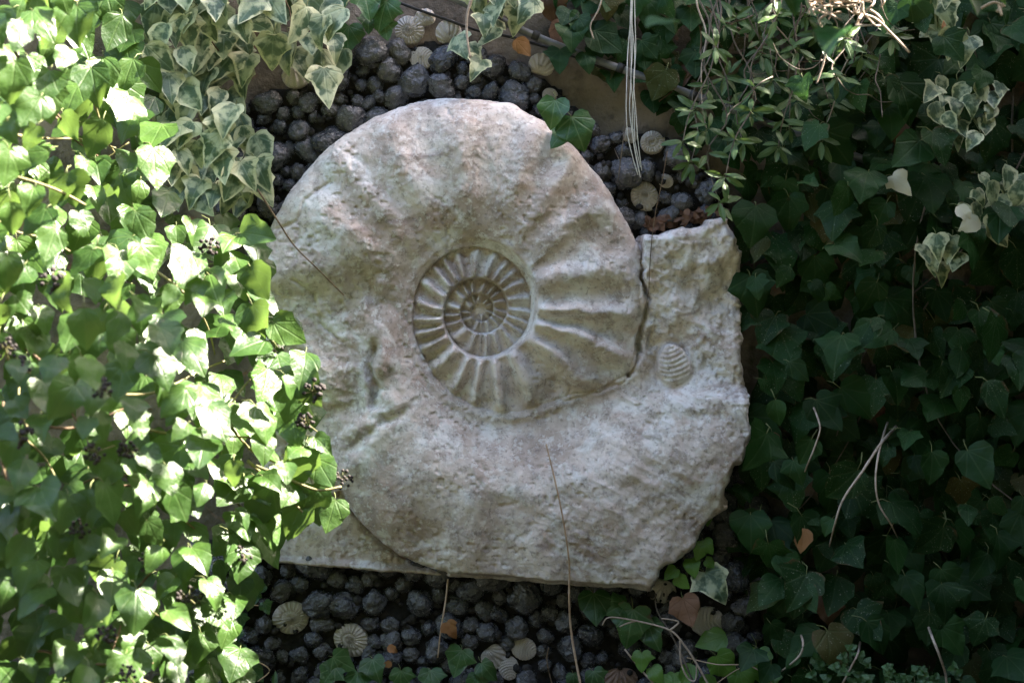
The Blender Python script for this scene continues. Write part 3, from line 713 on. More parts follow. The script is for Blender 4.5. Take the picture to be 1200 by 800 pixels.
grit(TOPRING, 350, 301); grit(BOTTOM, 650, 303)
# ---- foreground ivy hanging on the left
ivy = root('foreground_ivy', P(60, 868, 0.45), 'large sunlit green ivy with black berries hanging in the left foreground', 'ivy')
rg = random.Random(21); items = []
for layer, (n, md, dep, sz) in enumerate(((250, 28, 0.0, (28, 56)), (270, 27, 0.08, (30, 54)), (290, 26, 0.17, (34, 52)), (280, 26, 0.28, (34, 50)))):
    for (x, y) in scatter(LEFT, n, 30 + layer, md):
        d = max(0.08, left_depth(x, y) - dep * 0.9 + rg.uniform(-.04, .04))
        p = P(x, y, d)
        kx = min(max((x - 60) / 240.0, 0), 1)
        nrm = Vector((rg.gauss(0.15 + .75 * kx, .45), -1, rg.gauss(.42 + .55 * kx, .42)))
        tip = Vector((rg.gauss(0, .5), -.15, -1))
        items.append((p, nrm, tip, rg.uniform(*sz) * S * (D - d) / D, rg.choice(('heart', 'heart', 'ovate', 'broad', 'ovate')), rg.randrange(10)))
for (x, y, sz, an) in ((352, 546, 52, -15), (380, 552, 44, 25), (308, 590, 60, -25), (370, 590, 50, 10), (345, 610, 46, -20), (388, 603, 42, -15), (300, 275, 48, 70), (303, 330, 46, 30), (300, 378, 50, 15), (338, 388, 46, 60), (362, 455, 46, 35), (340, 470, 50, -10), (378, 520, 30, 40), (345, 500, 52, 10)):
    items.append(one(x, y, 0.36, sz, an, 'heart', rg))
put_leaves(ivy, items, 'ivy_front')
def berry_mesh(seed):
    rng = random.Random(seed); bm = bmesh.new(); V, F, fm = [], [], []
    base = bmesh.new(); bmesh.ops.create_icosphere(base, subdivisions=2, radius=1)
    bv = [v.co.copy() for v in base.verts]; bf = [tuple(v.index for v in f.verts) for f in base.faces]; base.free(); bm.free()
    for k in range(22):
        z = rng.uniform(-.35, 1); a = rng.uniform(0, 6.28); s = math.sqrt(1 - z * z); c = Vector((s * math.cos(a), s * math.sin(a), z)) * 0.0165 * rng.uniform(.55, 1.15); r = rng.uniform(.0026, .0038)
        o = len(V); V += [c + q * r for q in bv]; F += [tuple(i + o for i in f) for f in bf]; fm += [0] * len(bf)
        tv, tf = tube_geo([Vector((0, 0, -.004)), c], .0007, .0007, 3); o = len(V); V += tv; F += [tuple(i + o for i in f) for f in tf]; fm += [1] * len(tf)
    tv, tf = tube_geo([Vector((0, 0, -.05)), Vector((0, 0, 0))], .0014, .0014, 4); o = len(V); V += tv; F += [tuple(i + o for i in f) for f in tf]; fm += [1] * len(tf)
    def sub(nm, key, idx):
        fs = [f for f, m_ in zip(F, fm) if m_ == idx]; ids = sorted({i for f in fs for i in f}); mp = {i: k for k, i in enumerate(ids)}
        return mesh(nm, [V[i] for i in ids], [tuple(mp[i] for i in f) for f in fs], M[key])
    return sub('berry_cluster', 'berry', 0), sub('stalk', 'berry_brown', 1)
BM = [berry_mesh(i) for i in range(5)]
BERRY = [(108, 8), (8, 20), (165, 102), (70, 110), (30, 130), (115, 118), (85, 160), (150, 185), (10, 345), (138, 340), (198, 285), (280, 340), (228, 362), (172, 388), (247, 437), (120, 455), (22, 510), (150, 528), (5, 405), (95, 620), (175, 660), (170, 710), (125, 745), (220, 700), (285, 650), (150, 790), (366, 458), (358, 495), (402, 560), (360, 605), (25, 430), (60, 330), (245, 290), (325, 400), (112, 530)]
for i, (x, y) in enumerate(BERRY[::-1][:20]):
    d = left_depth(x, y) - 0.005; ax = Vector((rg.uniform(-.6, .6), -1, rg.uniform(-.2, .8)))
    bo = put('berry_cluster', BM[i % 5][0], ivy, Matrix.Translation(P(x, y, d)) @ ax.to_track_quat('Z', 'Y').to_matrix().to_4x4() @ Matrix.Scale(rg.uniform(.85, 1.15), 4))
    so = put('stalk', BM[i % 5][1]); so.parent = bo
for i in range(30):
    x, y = rg.uniform(-60, 300), rg.uniform(-80, 850); d = left_depth(x, y) - .14
    pts = [(x, y, d)]
    a = rg.uniform(-.5, 2.2)
    for k in range(5):
        a += rg.uniform(-.5, .5); x += 32 * math.sin(a); y += 32 * math.cos(a); pts.append((x, y, left_depth(x, y) - .12 + rg.uniform(-.03, .03)))
    cut = next((j for j, q in enumerate(pts) if poly_sd(np.array([q[0]]), np.array([q[1]]), LEFT)[0] < 10), len(pts)); pts = pts[:cut]
    if len(pts) > 2: tube('stem', pts, 0.0028, 0.0014, M['greenstem'] if i % 3 else M['stem'], ivy, 5, 4)
for pts in ([(-30, 200, .55), (20, 208, .56), (65, 222, .54), (100, 240, .5)], [(236, 462, .40), (262, 490, .36), (300, 532, .30), (340, 545, .30)], [(300, 546, .34), (340, 562, .36), (372, 574, .37), (400, 570, .36)], [(290, 540, .3), (330, 575, .34), (355, 600, .36)]):
    tube('stem', pts, 0.0032, 0.0018, M['greenstem'], ivy, 5, 5)

# ---- variegated ivy on the wall
def vine(name, label, group, poly, n, seed, mat, shapes, sz, drange, md, limit=300, nx=(0, .4), nz=(.35, .35), tipx=(0, .5), base=None, extra=(), stems=6, stemmat='stem', cat='ivy'):
    rng = random.Random(seed)
    b = base or (sum(p[0] for p in poly) / len(poly), max(p[1] for p in poly))
    rt = root(name, P(b[0], b[1], 0.0), label, cat, group); its = []
    for (x, y) in scatter(poly, n, seed + 1, md):
        d = rng.uniform(*drange); p = P(x, y, d)
        its.append((p, Vector((rng.gauss(*nx), -1, rng.gauss(*nz))), Vector((rng.gauss(*tipx), -.2, -1)), rng.uniform(*sz) * S * (D - d) / D, rng.choice(shapes), rng.randrange(10)))
    its += list(extra); put_leaves(rt, its, mat, limit)
    x0, x1 = min(p[0] for p in poly), max(p[0] for p in poly); y0, y1 = min(p[1] for p in poly), max(p[1] for p in poly)
    for i in range(stems):
        x, y = rng.uniform(x0, x1), y0 + rng.uniform(-.1, .3) * (y1 - y0); pts = []; a = rng.uniform(-.4, .4); dz = rng.uniform(drange[0], min(drange[1], .11))
        for k in range(6):
            pts.append((x, y, dz + rng.uniform(-.015, .015))); a += rng.uniform(-.6, .6); st = (y1 - y0) / 8
            x += st * math.sin(a); y += st * math.cos(a)
        pts = pts[:next((j for j, q in enumerate(pts) if poly_sd(np.array([q[0]]), np.array([q[1]]), poly)[0] < 8), len(pts))]
        if len(pts) < 3: continue
        tube('stem', pts, 0.0024, 0.0012, M[stemmat], rt, 5, 4, .15)
    return rt
vine('variegated_ivy', 'cream edged variegated ivy at the upper left beside the sunlit ivy', 'variegated ivies',
     [(150, -130), (330, -130), (330, -20), (405, -10), (408, 60), (400, 105), (372, 118), (345, 85), (300, 62), (285, 125), (318, 185), (320, 215), (292, 250), (190, 245), (180, 100), (160, 0)], 150, 51, 'ivy_var', ('point', 'point', 'ovate'), (34, 52), (0.04, 0.15), 15, base=(250, 250))
vine('variegated_ivy', 'small variegated ivy sprig hanging at the top centre over the pipe', 'variegated ivies',
     [(545, -60), (632, -60), (628, 12), (600, 40), (590, 70), (560, 92), (545, 70), (515, 85), (520, 55), (548, 30)], 26, 53, 'ivy_var', ('point',), (30, 42), (0.06, 0.12), 11, base=(570, 80), stems=2)
vine('variegated_ivy', 'variegated ivy cluster with dark centred leaves at the upper right', 'variegated ivies',
     [(1085, 95), (1110, 90), (1180, 98), (1182, 118), (1165, 140), (1150, 175), (1105, 165), (1085, 140)], 24, 55, 'ivy_var', ('point', 'ovate'), (24, 36), (0.14, 0.2), 13, base=(1130, 170), stems=2)
vine('variegated_ivy', 'variegated ivy leaves at the top right under the bright twigs', 'variegated ivies',
     [(1060, -20), (1115, -20), (1120, 30), (1148, 60), (1142, 78), (1105, 60), (1080, 48)], 13, 57, 'ivy_var', ('point',), (28, 40), (0.12, 0.18), 13, base=(1100, 60), stems=2)
vine('variegated_ivy', 'variegated ivy sprig with cream leaves at the right edge', 'variegated ivies',
     [(1150, 205), (1205, 195), (1215, 240), (1170, 290), (1130, 280), (1118, 250)], 18, 59, 'ivy_var', ('point', 'ovate'), (24, 36), (0.14, 0.2), 13, base=(1160, 290), stems=2)
vine('variegated_ivy', 'lone variegated ivy sprig hanging low amid the dark ivy on the right', 'variegated ivies',
     [(1080, 280), (1125, 275), (1130, 310), (1102, 335), (1075, 310)], 8, 61, 'ivy_var', ('point',), (28, 38), (0.14, 0.2), 13, base=(1100, 335), stems=1)
rt = root('cream_ivy_sprig', P(1060, 235), 'pair of nearly white ivy leaves amid the dark ivy on the right', 'ivy')
put_leaves(rt, [one(1056, 216, .18, 34, 40, 'point'), one(1138, 262, .2, 32, -60, 'ovate'), one(1130, 250, .2, 26, 30, 'ovate')], 'cream')

# ---- dark ivy covering the right of the wall
RIGHT = [(880, 235), (905, 200), (900, 100), (960, 30), (1010, -140), (1440, -140), (1440, 940), (905, 940), (880, 800), (850, 760), (862, 700), (850, 640), (872, 560), (885, 500), (872, 440), (880, 380), (866, 320), (858, 262)]
rg = random.Random(77)
ex = [one(884, 262, .13, 52, -10, 'broad', rg, .35, .2), one(922, 408, .10, 54, 15, 'lobed', rg, .35, .2), one(978, 420, .10, 50, -5, 'lobed', rg), one(880, 622, .12, 46, 0, 'broad', rg, .3, .15), one(936, 695, .14, 56, -12, 'heart', rg, .35, .2), one(1068, 690, .15, 44, 20, 'heart', rg), one(1028, 745, .15, 46, 30, 'heart', rg), one(1088, 735, .14, 40, -5, 'heart', rg),
      one(884, 345, .10, 50, 10, 'lobed', rg), one(900, 385, .09, 44, -20, 'lobed', rg), one(892, 548, .09, 50, 0, 'lobed', rg), one(928, 575, .10, 48, 10, 'lobed', rg), one(1090, 225, .15, 52, 0, 'broad', rg), one(1044, 140, .13, 46, 0, 'broad', rg), one(1130, 250, .12, 54, 0, 'lobed', rg), one(1155, 385, .15, 50, 10, 'heart', rg), one(1115, 445, .15, 46, -30, 'heart', rg), one(1050, 450, .15, 44, 0, 'heart', rg), one(1030, 395, .15, 40, -60, 'heart', rg), one(908, 440, .09, 40, 0, 'lobed', rg), one(870, 375, .08, 36, -30, 'lobed', rg), one(925, 250, .06, 44, 0, 'lobed', rg), one(950, 238, .05, 46, 10, 'lobed', rg), one(942, 285, .05, 46, -15, 'broad', rg), one(972, 268, .05, 42, 0, 'lobed', rg), one(985, 225, .05, 40, 0, 'broad', rg), one(915, 300, .05, 44, 20, 'lobed', rg), one(955, 320, .05, 44, 0, 'broad', rg)]
for (x, y) in scatter(RIGHT, 820, 72, 11):
    ex.append(one(x, y, rg.uniform(.012, .05), rg.uniform(34, 52), rg.uniform(-60, 60), rg.choice(('lobed', 'broad')), rg, .1, .3))
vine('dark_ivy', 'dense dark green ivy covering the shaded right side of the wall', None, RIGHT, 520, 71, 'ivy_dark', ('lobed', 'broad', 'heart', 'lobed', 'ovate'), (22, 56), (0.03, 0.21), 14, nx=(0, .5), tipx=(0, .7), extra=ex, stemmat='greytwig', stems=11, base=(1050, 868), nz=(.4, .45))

# ---- small green ivy sprigs
def sprig(name, label, leaves, mat, base, cat='ivy', stems=(), group=None, seed=1, up=.3):
    rng = random.Random(seed); rt = root(name, P(*base), label, cat, group)
    put_leaves(rt, [one(x, y, d, s, a, sh, rng, up, .28) for (x, y, d, s, a, sh) in leaves], mat)
    for pts in stems: tube('stem', pts, 0.0018, 0.0012, M['greytwig'], rt, 5, 5)
    return rt
sprig('ivy_sprig', 'green ivy leaves at the top edge left of the conduit', [(388, 12, .07, 46, 5, 'broad'), (430, 5, .08, 40, 10, 'lobed'), (448, 18, .07, 38, -15, 'lobed'), (408, 45, .05, 34, 0, 'broad'), (432, 28, .06, 24, 0, 'lobed'), (452, 35, .06, 26, 10, 'lobed'), (376, -10, .06, 46, 0, 'broad')], 'ivy_mid', (410, 40, 0), seed=3, group='green ivy sprigs')
sprig('ivy_sprig', 'three green ivy leaves resting on the top right rim of the relief', [(648, 133, .13, 36, -10, 'broad'), (677, 155, .13, 44, 20, 'broad'), (656, 160, .12, 32, -35, 'lobed')], 'ivy_mid', (655, 165, 0), seed=4, group='green ivy sprigs')
sprig('ivy_sprig', 'green ivy leaves around the grey conduit near the hanging cords', [(670, 42, .08, 36, 0, 'broad'), (684, 30, .08, 30, 30, 'heart'), (663, 20, .07, 26, -20, 'broad'), (656, 70, .07, 34, 0, 'lobed'), (688, 72, .07, 28, 10, 'heart'), (712, 48, .06, 42, 50, 'broad'), (755, 70, .05, 30, 0, 'broad'), (730, 60, .05, 28, -20, 'heart'), (712, 5, .07, 36, 0, 'lobed'), (775, 62, .05, 36, 0, 'lobed'), (790, 95, .05, 32, 20, 'broad'), (720, 92, .04, 30, 0, 'lobed'), (765, 120, .04, 28, 0, 'broad'), (800, 130, .05, 34, 0, 'lobed'), (815, 75, .06, 34, 0, 'lobed'), (840, 115, .06, 36, 0, 'lobed'), (870, 140, .06, 36, 0, 'lobed'), (850, 175, .06, 34, 0, 'broad'), (810, 20, .06, 36, 0, 'broad'), (760, 15, .05, 38, 0, 'lobed'), (850, 40, .06, 36, 10, 'lobed'), (890, 170, .06, 40, 0, 'broad'), (815, 165, .04, 30, 0, 'lobed'), (885, 90, .05, 38, 0, 'lobed'), (925, 30, .05, 40, 0, 'broad'), (930, 110, .06, 40, 0, 'lobed'), (880, 20, .05, 40, 0, 'lobed'), (780, 35, .04, 36, 0, 'broad'), (830, 60, .04, 40, 0, 'broad')], 'ivy_dark', (760, 130, 0), seed=5, group='green ivy sprigs')
sprig('ivy_sprig', 'dark ivy leaf hanging point down under the right of the relief', [(697, 712, .075, 40, 0, 'broad')], 'ivy_mid', (697, 735, 0), seed=6, group='green ivy sprigs')
sprig('ivy_sprig', 'green lobed ivy leaves among thin twigs below the relief corner', [(738, 735, .08, 48, -10, 'lobed'), (765, 745, .07, 36, 25, 'lobed'), (722, 712, .07, 30, -60, 'lobed')], 'ivy_mid', (745, 760, 0), seed=7, group='green ivy sprigs')
sprig('ivy_sprig', 'glossy bright green young leaves below the corner of the relief', [(786, 672, .10, 20, -40, 'heart'), (800, 682, .10, 20, 50, 'heart'), (812, 664, .10, 24, 10, 'heart'), (820, 646, .10, 22, -20, 'heart'), (830, 640, .10, 20, 30, 'heart'), (833, 660, .09, 16, 60, 'heart'), (829, 608, .08, 16, 0, 'heart')], 'ivy_bright', (812, 690, 0), seed=8, group='green ivy sprigs', stems=([(800, 650, .07), (806, 668, .08), (800, 690, .06)],))
sprig('ivy_sprig', 'small ivy leaves creeping along the lower edge below the coiled fossils', [(402, 776, .07, 30, 60, 'broad'), (440, 784, .08, 30, 20, 'broad'), (385, 792, .08, 30, -30, 'lobed'), (418, 800, .08, 30, 0, 'lobed'), (470, 798, .08, 28, 0, 'lobed'), (537, 776, .08, 34, -20, 'lobed'), (572, 786, .08, 28, 40, 'heart'), (506, 798, .08, 30, 0, 'lobed'), (700, 797, .08, 26, 20, 'lobed'), (672, 798, .08, 20, 0, 'heart'), (560, 802, .08, 26, 0, 'lobed')], 'ivy_mid', (480, 815, 0), seed=9, group='green ivy sprigs')
sprig('ivy_sprig', 'tiny green leaves on the dark pebbles at the lower left edge of the pebbles', [(296, 702, .07, 18, 0, 'broad'), (312, 712, .07, 16, 30, 'lobed'), (282, 728, .07, 18, 0, 'lobed'), (276, 745, .07, 20, 0, 'broad'), (305, 690, .06, 18, -60, 'ovate'), (278, 770, .08, 26, 10, 'broad'), (300, 788, .08, 26, 40, 'heart'), (322, 796, .08, 24, 0, 'narrow'), (284, 795, .08, 28, -30, 'heart')], 'ivy_mid', (290, 805, 0), seed=10, group='green ivy sprigs')
sprig('ivy_sprig', 'pale green small leaves among dry twigs at the lower right of the pebbles', [(752, 775, .09, 24, 0, 'lobed'), (770, 790, .09, 24, 30, 'heart'), (805, 790, .09, 30, -20, 'ovate'), (850, 780, .10, 34, 40, 'broad'), (790, 800, .09, 26, 0, 'heart'), (870, 800, .10, 34, 10, 'broad'), (830, 802, .09, 28, 0, 'ovate'), (835, 750, .08, 40, -70, 'ovate'), (775, 805, .09, 30, 0, 'heart'), (890, 775, .09, 32, 0, 'lobed'), (900, 800, .09, 30, 0, 'lobed')], 'ivy_bright', (810, 815, 0), seed=11, group='green ivy sprigs')
sprig('ivy_sprig', 'pale speckled ivy leaf and yellowing leaf beside the lower right rim', [(838, 686, .10, 44, 30, 'lobed')], 'ivy_var', (840, 705, 0), seed=12, group='green ivy sprigs')

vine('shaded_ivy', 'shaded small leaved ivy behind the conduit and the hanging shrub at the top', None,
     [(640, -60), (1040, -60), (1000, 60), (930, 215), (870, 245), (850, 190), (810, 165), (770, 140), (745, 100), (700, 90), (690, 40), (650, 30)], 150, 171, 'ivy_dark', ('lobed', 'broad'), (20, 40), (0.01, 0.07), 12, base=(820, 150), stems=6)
# ---- hanging shrub with narrow leaves at the top right
rg = random.Random(91)
sh = root('narrow_leaved_shrub', P(900, 60), 'narrow leaved shrub with thin tangled twigs hanging over the top right of the wall', 'shrub')
ENDS = [(828, 150), (893, 62), (1010, 66), (935, 118), (850, 208), (843, 238), (912, 172), (935, 58), (962, 165), (862, 22), (800, 168), (815, 128), (910, 20), (980, 92), (1030, 20), (880, 130), (945, 20), (990, 45), (870, 165), (925, 150), (850, 90), (905, 95), (960, 40), (1020, 90), (890, 30), (1045, 45), (838, 55), (975, 130), (855, 125), (810, 190)]
lv = []
for (ex_, ey) in ENDS:
    x0 = ex_ + rg.uniform(-40, 90); d0, d1 = rg.uniform(.10, .18), rg.uniform(.10, .21); pts = []
    n = 6
    for k in range(n + 1):
        t = k / n; b = math.sin(t * math.pi) * rg.uniform(-22, 22)
        pts.append((x0 + (ex_ - x0) * t + b, -60 + (ey + 60) * t + (rg.uniform(-10, 10) if 0 < k < n else 0), d0 + (d1 - d0) * t))
    tube('twig', pts, 0.0022, 0.0010, M['greytwig'] if rg.random() < .65 else M['twig'], sh, 5, 5)
    spots = [(ex_, ey, d1, rg.randrange(5, 8))] + [(pts[k][0], pts[k][1], pts[k][2], rg.randrange(1, 4)) for k in (5,)]
    for (x, y, d, c) in spots:
        a0 = rg.uniform(0, 360)
        for q in range(c):
            an = a0 + q * 360 / c + rg.uniform(-25, 25); L = rg.uniform(18, 29)
            dirv = Vector((math.sin(R(an)), rg.uniform(-.8, .1), -math.cos(R(an)) - .35)).normalized(); p = P(x, y, d) + dirv * L * S * .45
            lv.append((p, Vector((rg.uniform(-.4, .4), -1, rg.uniform(0, .9))), dirv, L * S * .95, 'narrow', rg.randrange(10)))
put_leaves(sh, lv, 'narrow', 300)
for i in range(14):       # bare side twiglets
    x, y = rg.uniform(780, 1040), rg.uniform(-20, 120); a = rg.uniform(-1.2, 1.2); pts = []; d = rg.uniform(.08, .25)
    for k in range(6):
        pts.append((x, y, d)); a += rg.uniform(-.7, .7); x += 15 * math.sin(a); y += 15 * math.cos(a); d += rg.uniform(-.02, .02)
    tube('twig', pts, 0.0014, 0.0007, M['greytwig'], sh, 4, 4)

# ---- tangle of dry sunlit twigs at the top right
tw = root('dry_twig_tangle', P(990, 30, .3), 'pale tangle of dry twigs catching the sun at the top right edge', 'twigs')
for i in range(34):
    x, y = rg.uniform(955, 1025), rg.uniform(-25, 18); a = rg.uniform(0, 6.28); cv = rg.uniform(-.5, .5); pts = []; d = rg.uniform(.34, .46)
    for k in range(7):
        pts.append((x, y, d)); a += cv + rg.uniform(-.3, .3); x += 9 * math.cos(a); y += 6 * math.sin(a); d += rg.uniform(-.015, .015)
        x = min(max(x, 948), 1036); y = min(y, 30)
    tube('twig', pts, 0.0026, 0.0012, M['twig'], tw, 5, 4)
tube('twig', [(1000, 15, .4), (1025, 22, .4), (1045, 40, .4), (1066, 62, .4)], 0.0028, 0.0018, M['twig'], tw)
tube('twig', [(968, 18, .38), (960, 25, .38), (968, 45, .37), (966, 70, .36), (957, 98, .36)], 0.0022, 0.0013, M['twig'], tw)
tw = root('dry_twig_tangle', P(1170, 15, .3), 'few pale dry twigs sunlit at the far upper right corner', 'twigs')
for pts in ([(1150, 10, .4), (1165, 3, .4), (1178, 8, .4)], [(1168, 14, .4), (1175, 5, .4), (1176, -20, .4)], [(1172, 12, .4), (1174, 18, .41), (1170, 6, .4)]): tube('twig', pts, 0.0028, 0.0016, M['twig'], tw)

# ---- leafy bough added out of view above, shading the foreground ivy from the sun
bo_ = root('added_shade_bough', Vector((0.75, 0.0, 1.0)), 'unseen leafy bough added above the relief to shade the left ivy', 'added shade')
rg = random.Random(123); V, F, UV, E, fm, rn = [], [], [], [], [], []
for i in range(2200):
    p = Vector((rg.gauss(.58, .16), -rg.uniform(.50, 1.05), rg.gauss(.98, .18)))
    mm = np.array(leaf_mat(p, Vector((rg.gauss(0, .6), rg.gauss(-.4, .5), 1)), Vector((rg.gauss(0, 1), -1, -.4)), rg.uniform(.05, .085))); gq = geo_of('ovate', rg.randrange(10)); vv = np.array(gq[0]) @ mm[:3, :3].T + mm[:3, 3]
    o = len(V); V += vv.tolist(); F += [tuple(q + o for q in f) for f in gq[1]]; UV += gq[2]; E += gq[3]; fm += gq[4]; rn += [rg.random()] * len(gq[0])
o = put('shade_crown', leaf_me((V, F, UV, E, fm), M['ivy_mid'], 'shade_crown', rn), bo_); o['kind'] = 'stuff'
V, F = join_geo([tube_geo(catmull([Vector(q) for q in pl_]), a_, b_, 6) for pl_, a_, b_ in (([(.78, .05, 1.0), (.70, -.06, 1.25), (.62, -.3, 1.26), (.55, -.85, 1.1)], .022, .005), ([(.64, -.2, 1.26), (.5, -.45, 1.2), (.42, -.7, 1.12)], .01, .004), ([(.62, -.3, 1.26), (.75, -.55, 1.15), (.8, -.8, 1.02)], .009, .004))])
put('shade_limb', mesh('shade_limb', V, F, M['stem']), bo_)

# ------------------------------------------------------------------ conduit, cable, cords
cp = root('conduit_pipe', P(800, 105), 'grey plastic conduit running diagonally down across the top of the wall', 'pipe')
tube('pipe', [(490, -22, .045), (640, 48, .047), (800, 107, .047), (1020, 190, .045)], 0.0074, 0.0074, M['pipe'], cp, 12, 8, 0)
for (x, y) in ((628, 42), (727, 80), (812, 112)): 
    a = P(x - 4, y - 1.7, .047); b = P(x + 4, y + 1.6, .047); V, F = tube_geo([a, b], .0092, .0092, 12); put('clip', mesh('clip', V, F, M['clip']), cp)
tag(tube('electric_cable', [(440, -8, .03), (480, 8, .03), (520, 22, .03), (560, 36, .03), (600, 44, .028), (660, 62, .03), (720, 85, .03)], 0.0028, 0.0028, M['cable'], None, 6, 6, 0), 'thin black cable running below the conduit at the top of the wall', 'cable')
cd = root('hanging_cords', P(748, 205, .1), 'bundle of thin white cords hanging from the top beside the relief', 'cord')
for k, (o0, o1, o2, o3, yb) in enumerate(((-2, -4, -6, -1, 205), (0, -1, -2, 1, 208), (2, 2, 1, 0, 202), (1, 3, 5, 2, 200), (-1, 0, 3, 1, 196))):
    tube('strand', [(742 + o0, -40, .13), (741 + o1 * .5 + random.uniform(-2, 2), 20, .13), (741 + o1 * 1.3, 60, .125), (740 + o1 + random.uniform(-2, 2), 95, .125), (740 + o2, 130, .12), (743 + o2 * .9 + random.uniform(-2, 2), 165, .115), (749 + o3 * 1.5, yb, .11)], 0.0009, 0.0009, M['cord'], cd, 6, 6, 0.12)

# ------------------------------------------------------------------ single dry stems
def stem(label, pts, r0, r1, mat='straw', side=()):
    name = 'dry_straw' if mat == 'straw' else 'dry_twig'
    if side:
        rt = root(name, P(*pts[-1]), label, 'twig'); tube('stalk', pts, r0, r1, M[mat], rt)
        for s in side: tube('side_shoot', s, r1 * .9, r1 * .5, M[mat], rt, 5)
    else: tag(tube(name, pts, r0, r1, M[mat], None, 6, 6), label, 'straw' if mat == 'straw' else 'twig')
stem('dark thin stem slanting across the upper left face of the relief', [(302, 222, .15), (325, 258, .15), (345, 288, .14), (372, 315, .14), (403, 346, .125)], .0016, .0012, 'stem')
stem('long pale straw running down the lower relief and past its bottom edge', [(640, 520, .160), (652, 570, .165), (661, 615, .160), (667, 660, .145), (667, 700, .125), (670, 745, .10), (682, 810, .10)], .0014, .0024)
stem('short straw hanging in front of the pebbles below the relief', [(525, 678, .06), (522, 705, .07), (517, 735, .075), (513, 770, .07)], .0018, .0014)
stem('thin brown stem hanging along the crack above the right block', [(782, 178, .07), (776, 212, .08), (768, 250, .10), (763, 290, .115), (760, 345, .11)], .0010, .0008, 'stem')
stem('thin brown stem hanging left of the white cords', [(741, -20, .09), (738, 60, .09), (734, 130, .09), (727, 190, .08), (724, 212, .08)], .0016, .0010, 'greytwig', side=([(727, 190, .08), (722, 180, .08), (720, 174, .08)],))
stem('curved pale dry twig hanging at the top centre', [(556, -10, .13), (548, 15, .13), (547, 40, .13), (551, 68, .13)], .0030, .0020, 'twig')
stem('curled dry twig near the conduit above the cords', [(710, -20, .1), (702, 10, .1), (692, 30, .1), (696, 46, .1)], .0018, .0012, 'twig')
stem('forked pale twig arching over the ivy below the relief corner', [(706, 732, .09), (714, 723, .10), (745, 727, .11), (785, 738, .11), (803, 757, .11), (815, 775, .11), (832, 805, .11)], .0012, .0022, 'twig', side=([(745, 727, .11), (732, 731, .1), (726, 734, .1)], [(785, 738, .11), (795, 728, .11), (775, 724, .11)], [(797, 750, .11), (798, 775, .11), (806, 794, .11), (815, 796, .11), (816, 775, .11)]))
stem('dry twig rising from the litter beside the brown leaf', [(768, 695, .06), (770, 715, .08), (785, 740, .09), (800, 770, .1), (815, 805, .1)], .0012, .0016, 'greytwig')
stem('straight dry twig lying across the lower pebbles', [(732, 760, .08), (752, 785, .09), (775, 810, .09)], .0016, .0018, 'twig')
stem('thin dry straws at the lower edge right of the pebbles', [(805, 770, .1), (840, 778, .11), (880, 780, .11), (905, 800, .11)], .0010, .0010, 'straw', side=([(840, 800, .1), (862, 785, .11), (880, 778, .11)],))
stem('slender curved dry stem in the dark ivy beside the right rim', [(1050, 500, .08), (1032, 520, .17), (1010, 553, .22), (988, 585, .23), (978, 615, .22), (972, 640, .12)], .0030, .0014, 'twig')
stem('second slender dry stem hanging in the dark ivy', [(1040, 495, .08), (1031, 525, .18), (1026, 560, .22), (1030, 590, .22), (1044, 614, .2), (1052, 630, .1)], .0022, .0012, 'twig')
stem('short bent dry stem in the dark ivy right of the rim', [(950, 470, .08), (957, 486, .17), (961, 502, .2), (956, 520, .2), (946, 545, .19), (940, 560, .08)], .0018, .0012, 'twig')
stem('brown curved stem low in the dark ivy', [(1086, 728, .08), (1092, 745, .2), (1100, 765, .22), (1108, 790, .19), (1110, 815, .19)], .0026, .0020, 'twig')
stem('short pale stem at the lower edge of the dark ivy', [(1008, 752, .08), (1005, 766, .2), (998, 780, .22), (985, 805, .2)], .0022, .0016, 'twig')
stem('little pale stem between the dark ivy and the relief foot', [(936, 738, .08), (941, 752, .2), (938, 766, .21), (926, 778, .19), (915, 786, .08)], .0022, .0016, 'twig')
stem('orange brown straw crossing the pebbles at the lower left', [(255, 709, .09), (280, 708, .09), (303, 709, .08)], .0012, .0010)
stem('pale bent straw at the lower left corner of the pebbles', [(285, 782, .09), (300, 775, .09), (316, 785, .09), (302, 798, .1)], .0012, .0010)
stem('thin stem threading the pebbles near the oval shell', [(643, 758, .08), (641, 775, .08), (648, 805, .08)], .0010, .0010, 'stem')

# ------------------------------------------------------------------ dead leaves
def dead(label, px, py, d, size, ang, shape='broad', mat='dead', up=.2):
    it = one(px, py, d, size, ang, shape, random, up, .3); o = put('dead_leaf', me_of(shape, it[5], mat)); o.matrix_basis = leaf_mat(*it[:4]); tag(o, label, 'leaf', 'dead leaves')
dead('large crumpled brown dead leaf below the corner of the relief', 805, 716, .11, 36, 20)
dead('small orange dead leaf caught on the straw below the relief', 529, 738, .085, 24, 30, 'point', 'dead_orange')
dead('brown dead leaf beside the right rim of the relief', 905, 517, .10, 24, 0, 'ovate')
dead('tan dead leaf in the dark ivy below the right rim', 941, 632, .14, 30, -10, 'ovate', 'dead_orange')
dead('brown dead leaf tucked behind the conduit', 655, 42, .04, 36, -20, 'heart')
dead('orange brown dead leaf hanging beside the conduit', 612, 55, .06, 28, 40, 'ovate', 'dead_orange')
dead('brown dead leaf behind the ivy at the top centre', 648, 8, .03, 40, 10, 'broad')
dead('rusty dead leaf below the narrow leaved shrub', 998, 215, .08, 30, 0, 'ovate')
dead('brown dead leaf deep in the dark ivy on the right', 970, 715, .09, 34, 0)
dead('small orange scrap of leaf on the lower pebbles', 460, 760, .085, 14, 60, 'ovate', 'dead_orange')
dead('tiny tan scrap of leaf near the lower pebbles', 454, 778, .085, 12, -70, 'ovate', 'dead_orange')
dead('narrow red brown leaf at the top right', 1106, 32, .16, 22, -10, 'narrow', 'dead_orange')
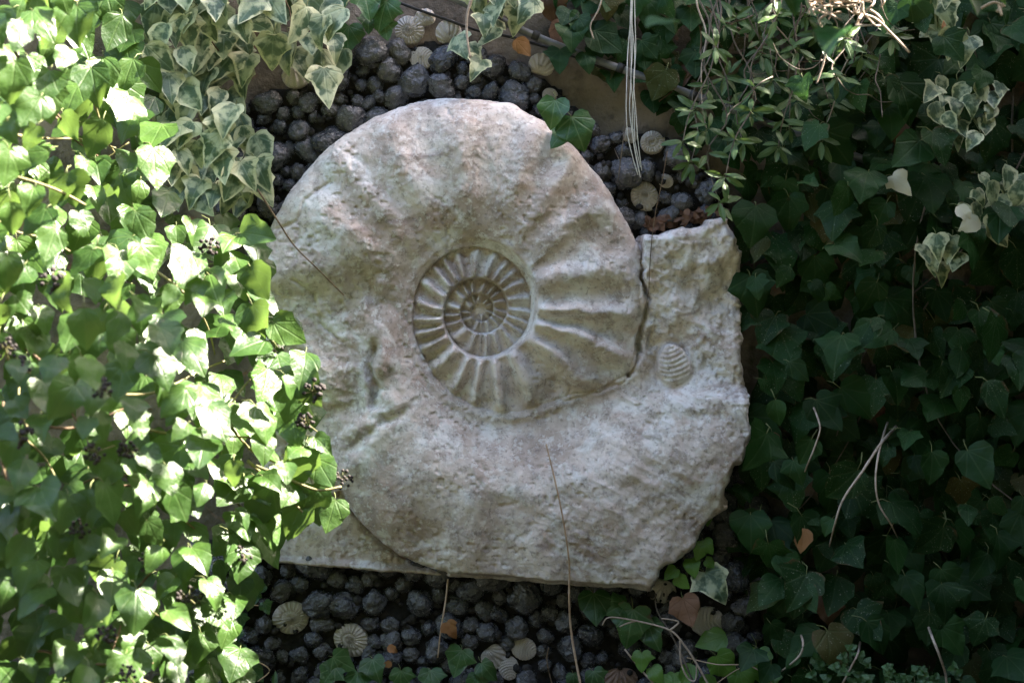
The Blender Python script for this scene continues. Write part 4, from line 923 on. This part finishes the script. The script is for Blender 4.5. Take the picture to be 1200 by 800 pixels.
dead('dead brown leaf at the upper right by the conduit end', 1050, 150, .06, 34, 0)
dead('dead rusty leaf under the shrub twigs', 795, 92, .04, 30, 0)
lt = root('leaf_litter', P(810, 262, .02), 'crumbled brown leaf litter lying on top of the right rock block', 'leaf litter')
V, F, UV, E, fm, rn = [], [], [], [], [], []
for i in range(70):
    x = random.uniform(755, 852); y = 272 - (x - 752) * 0.20 - random.uniform(0, 13); it = one(x, y, random.uniform(.03, .06), random.uniform(8, 15), random.uniform(-180, 180), 'ovate', random, .6, 1.0)
    gq = geo_of('ovate', it[5]); mm = np.array(leaf_mat(*it[:4])); vv = np.array(gq[0]) @ mm[:3, :3].T + mm[:3, 3]
    o = len(V); V += vv.tolist(); F += [tuple(q + o for q in f) for f in gq[1]]; UV += gq[2]; E += gq[3]; fm += [0] * len(gq[4]); rn += [random.random()] * len(gq[0])
o = put('litter', leaf_me((V, F, UV, E, fm), M['dead'], 'litter', rn), lt); o['kind'] = 'stuff'

# ------------------------------------------------------------------ clover at the wall foot
def clover(px, py, label, seed):
    rng = random.Random(seed); V, F, UV, E, fm, rn = [], [], [], [], [], []
    for i in range(26):
        x, y, d = px + rng.gauss(0, 20), py + rng.gauss(0, 10), rng.uniform(.14, .24); r0 = rng.uniform(0, 120)
        for k in range(3):
            it = one(x + 4 * math.sin(R(r0 + k * 120)), y + 4 * math.cos(R(r0 + k * 120)), d, 9, r0 + k * 120, 'heart', rng, .5, .4)
            gq = geo_of('heart', it[5]); mm = np.array(leaf_mat(*it[:4])); vv = np.array(gq[0]) @ mm[:3, :3].T + mm[:3, 3]
            o = len(V); V += vv.tolist(); F += [tuple(q + o for q in f) for f in gq[1]]; UV += gq[2]; E += gq[3]; fm += gq[4]; rn += [rng.random()] * len(gq[0])
    o = put('clover_clump', leaf_me((V, F, UV, E, fm), M['ivy_mid'], 'clover_clump', rn)); tag(o, label, 'clover', 'clover clumps', 'stuff')
clover(985, 782, 'small clover clump at the foot of the dark ivy, left one', 1)
clover(1075, 796, 'small clover clump at the foot of the dark ivy, right one', 2)

sc.render.engine = 'CYCLES'
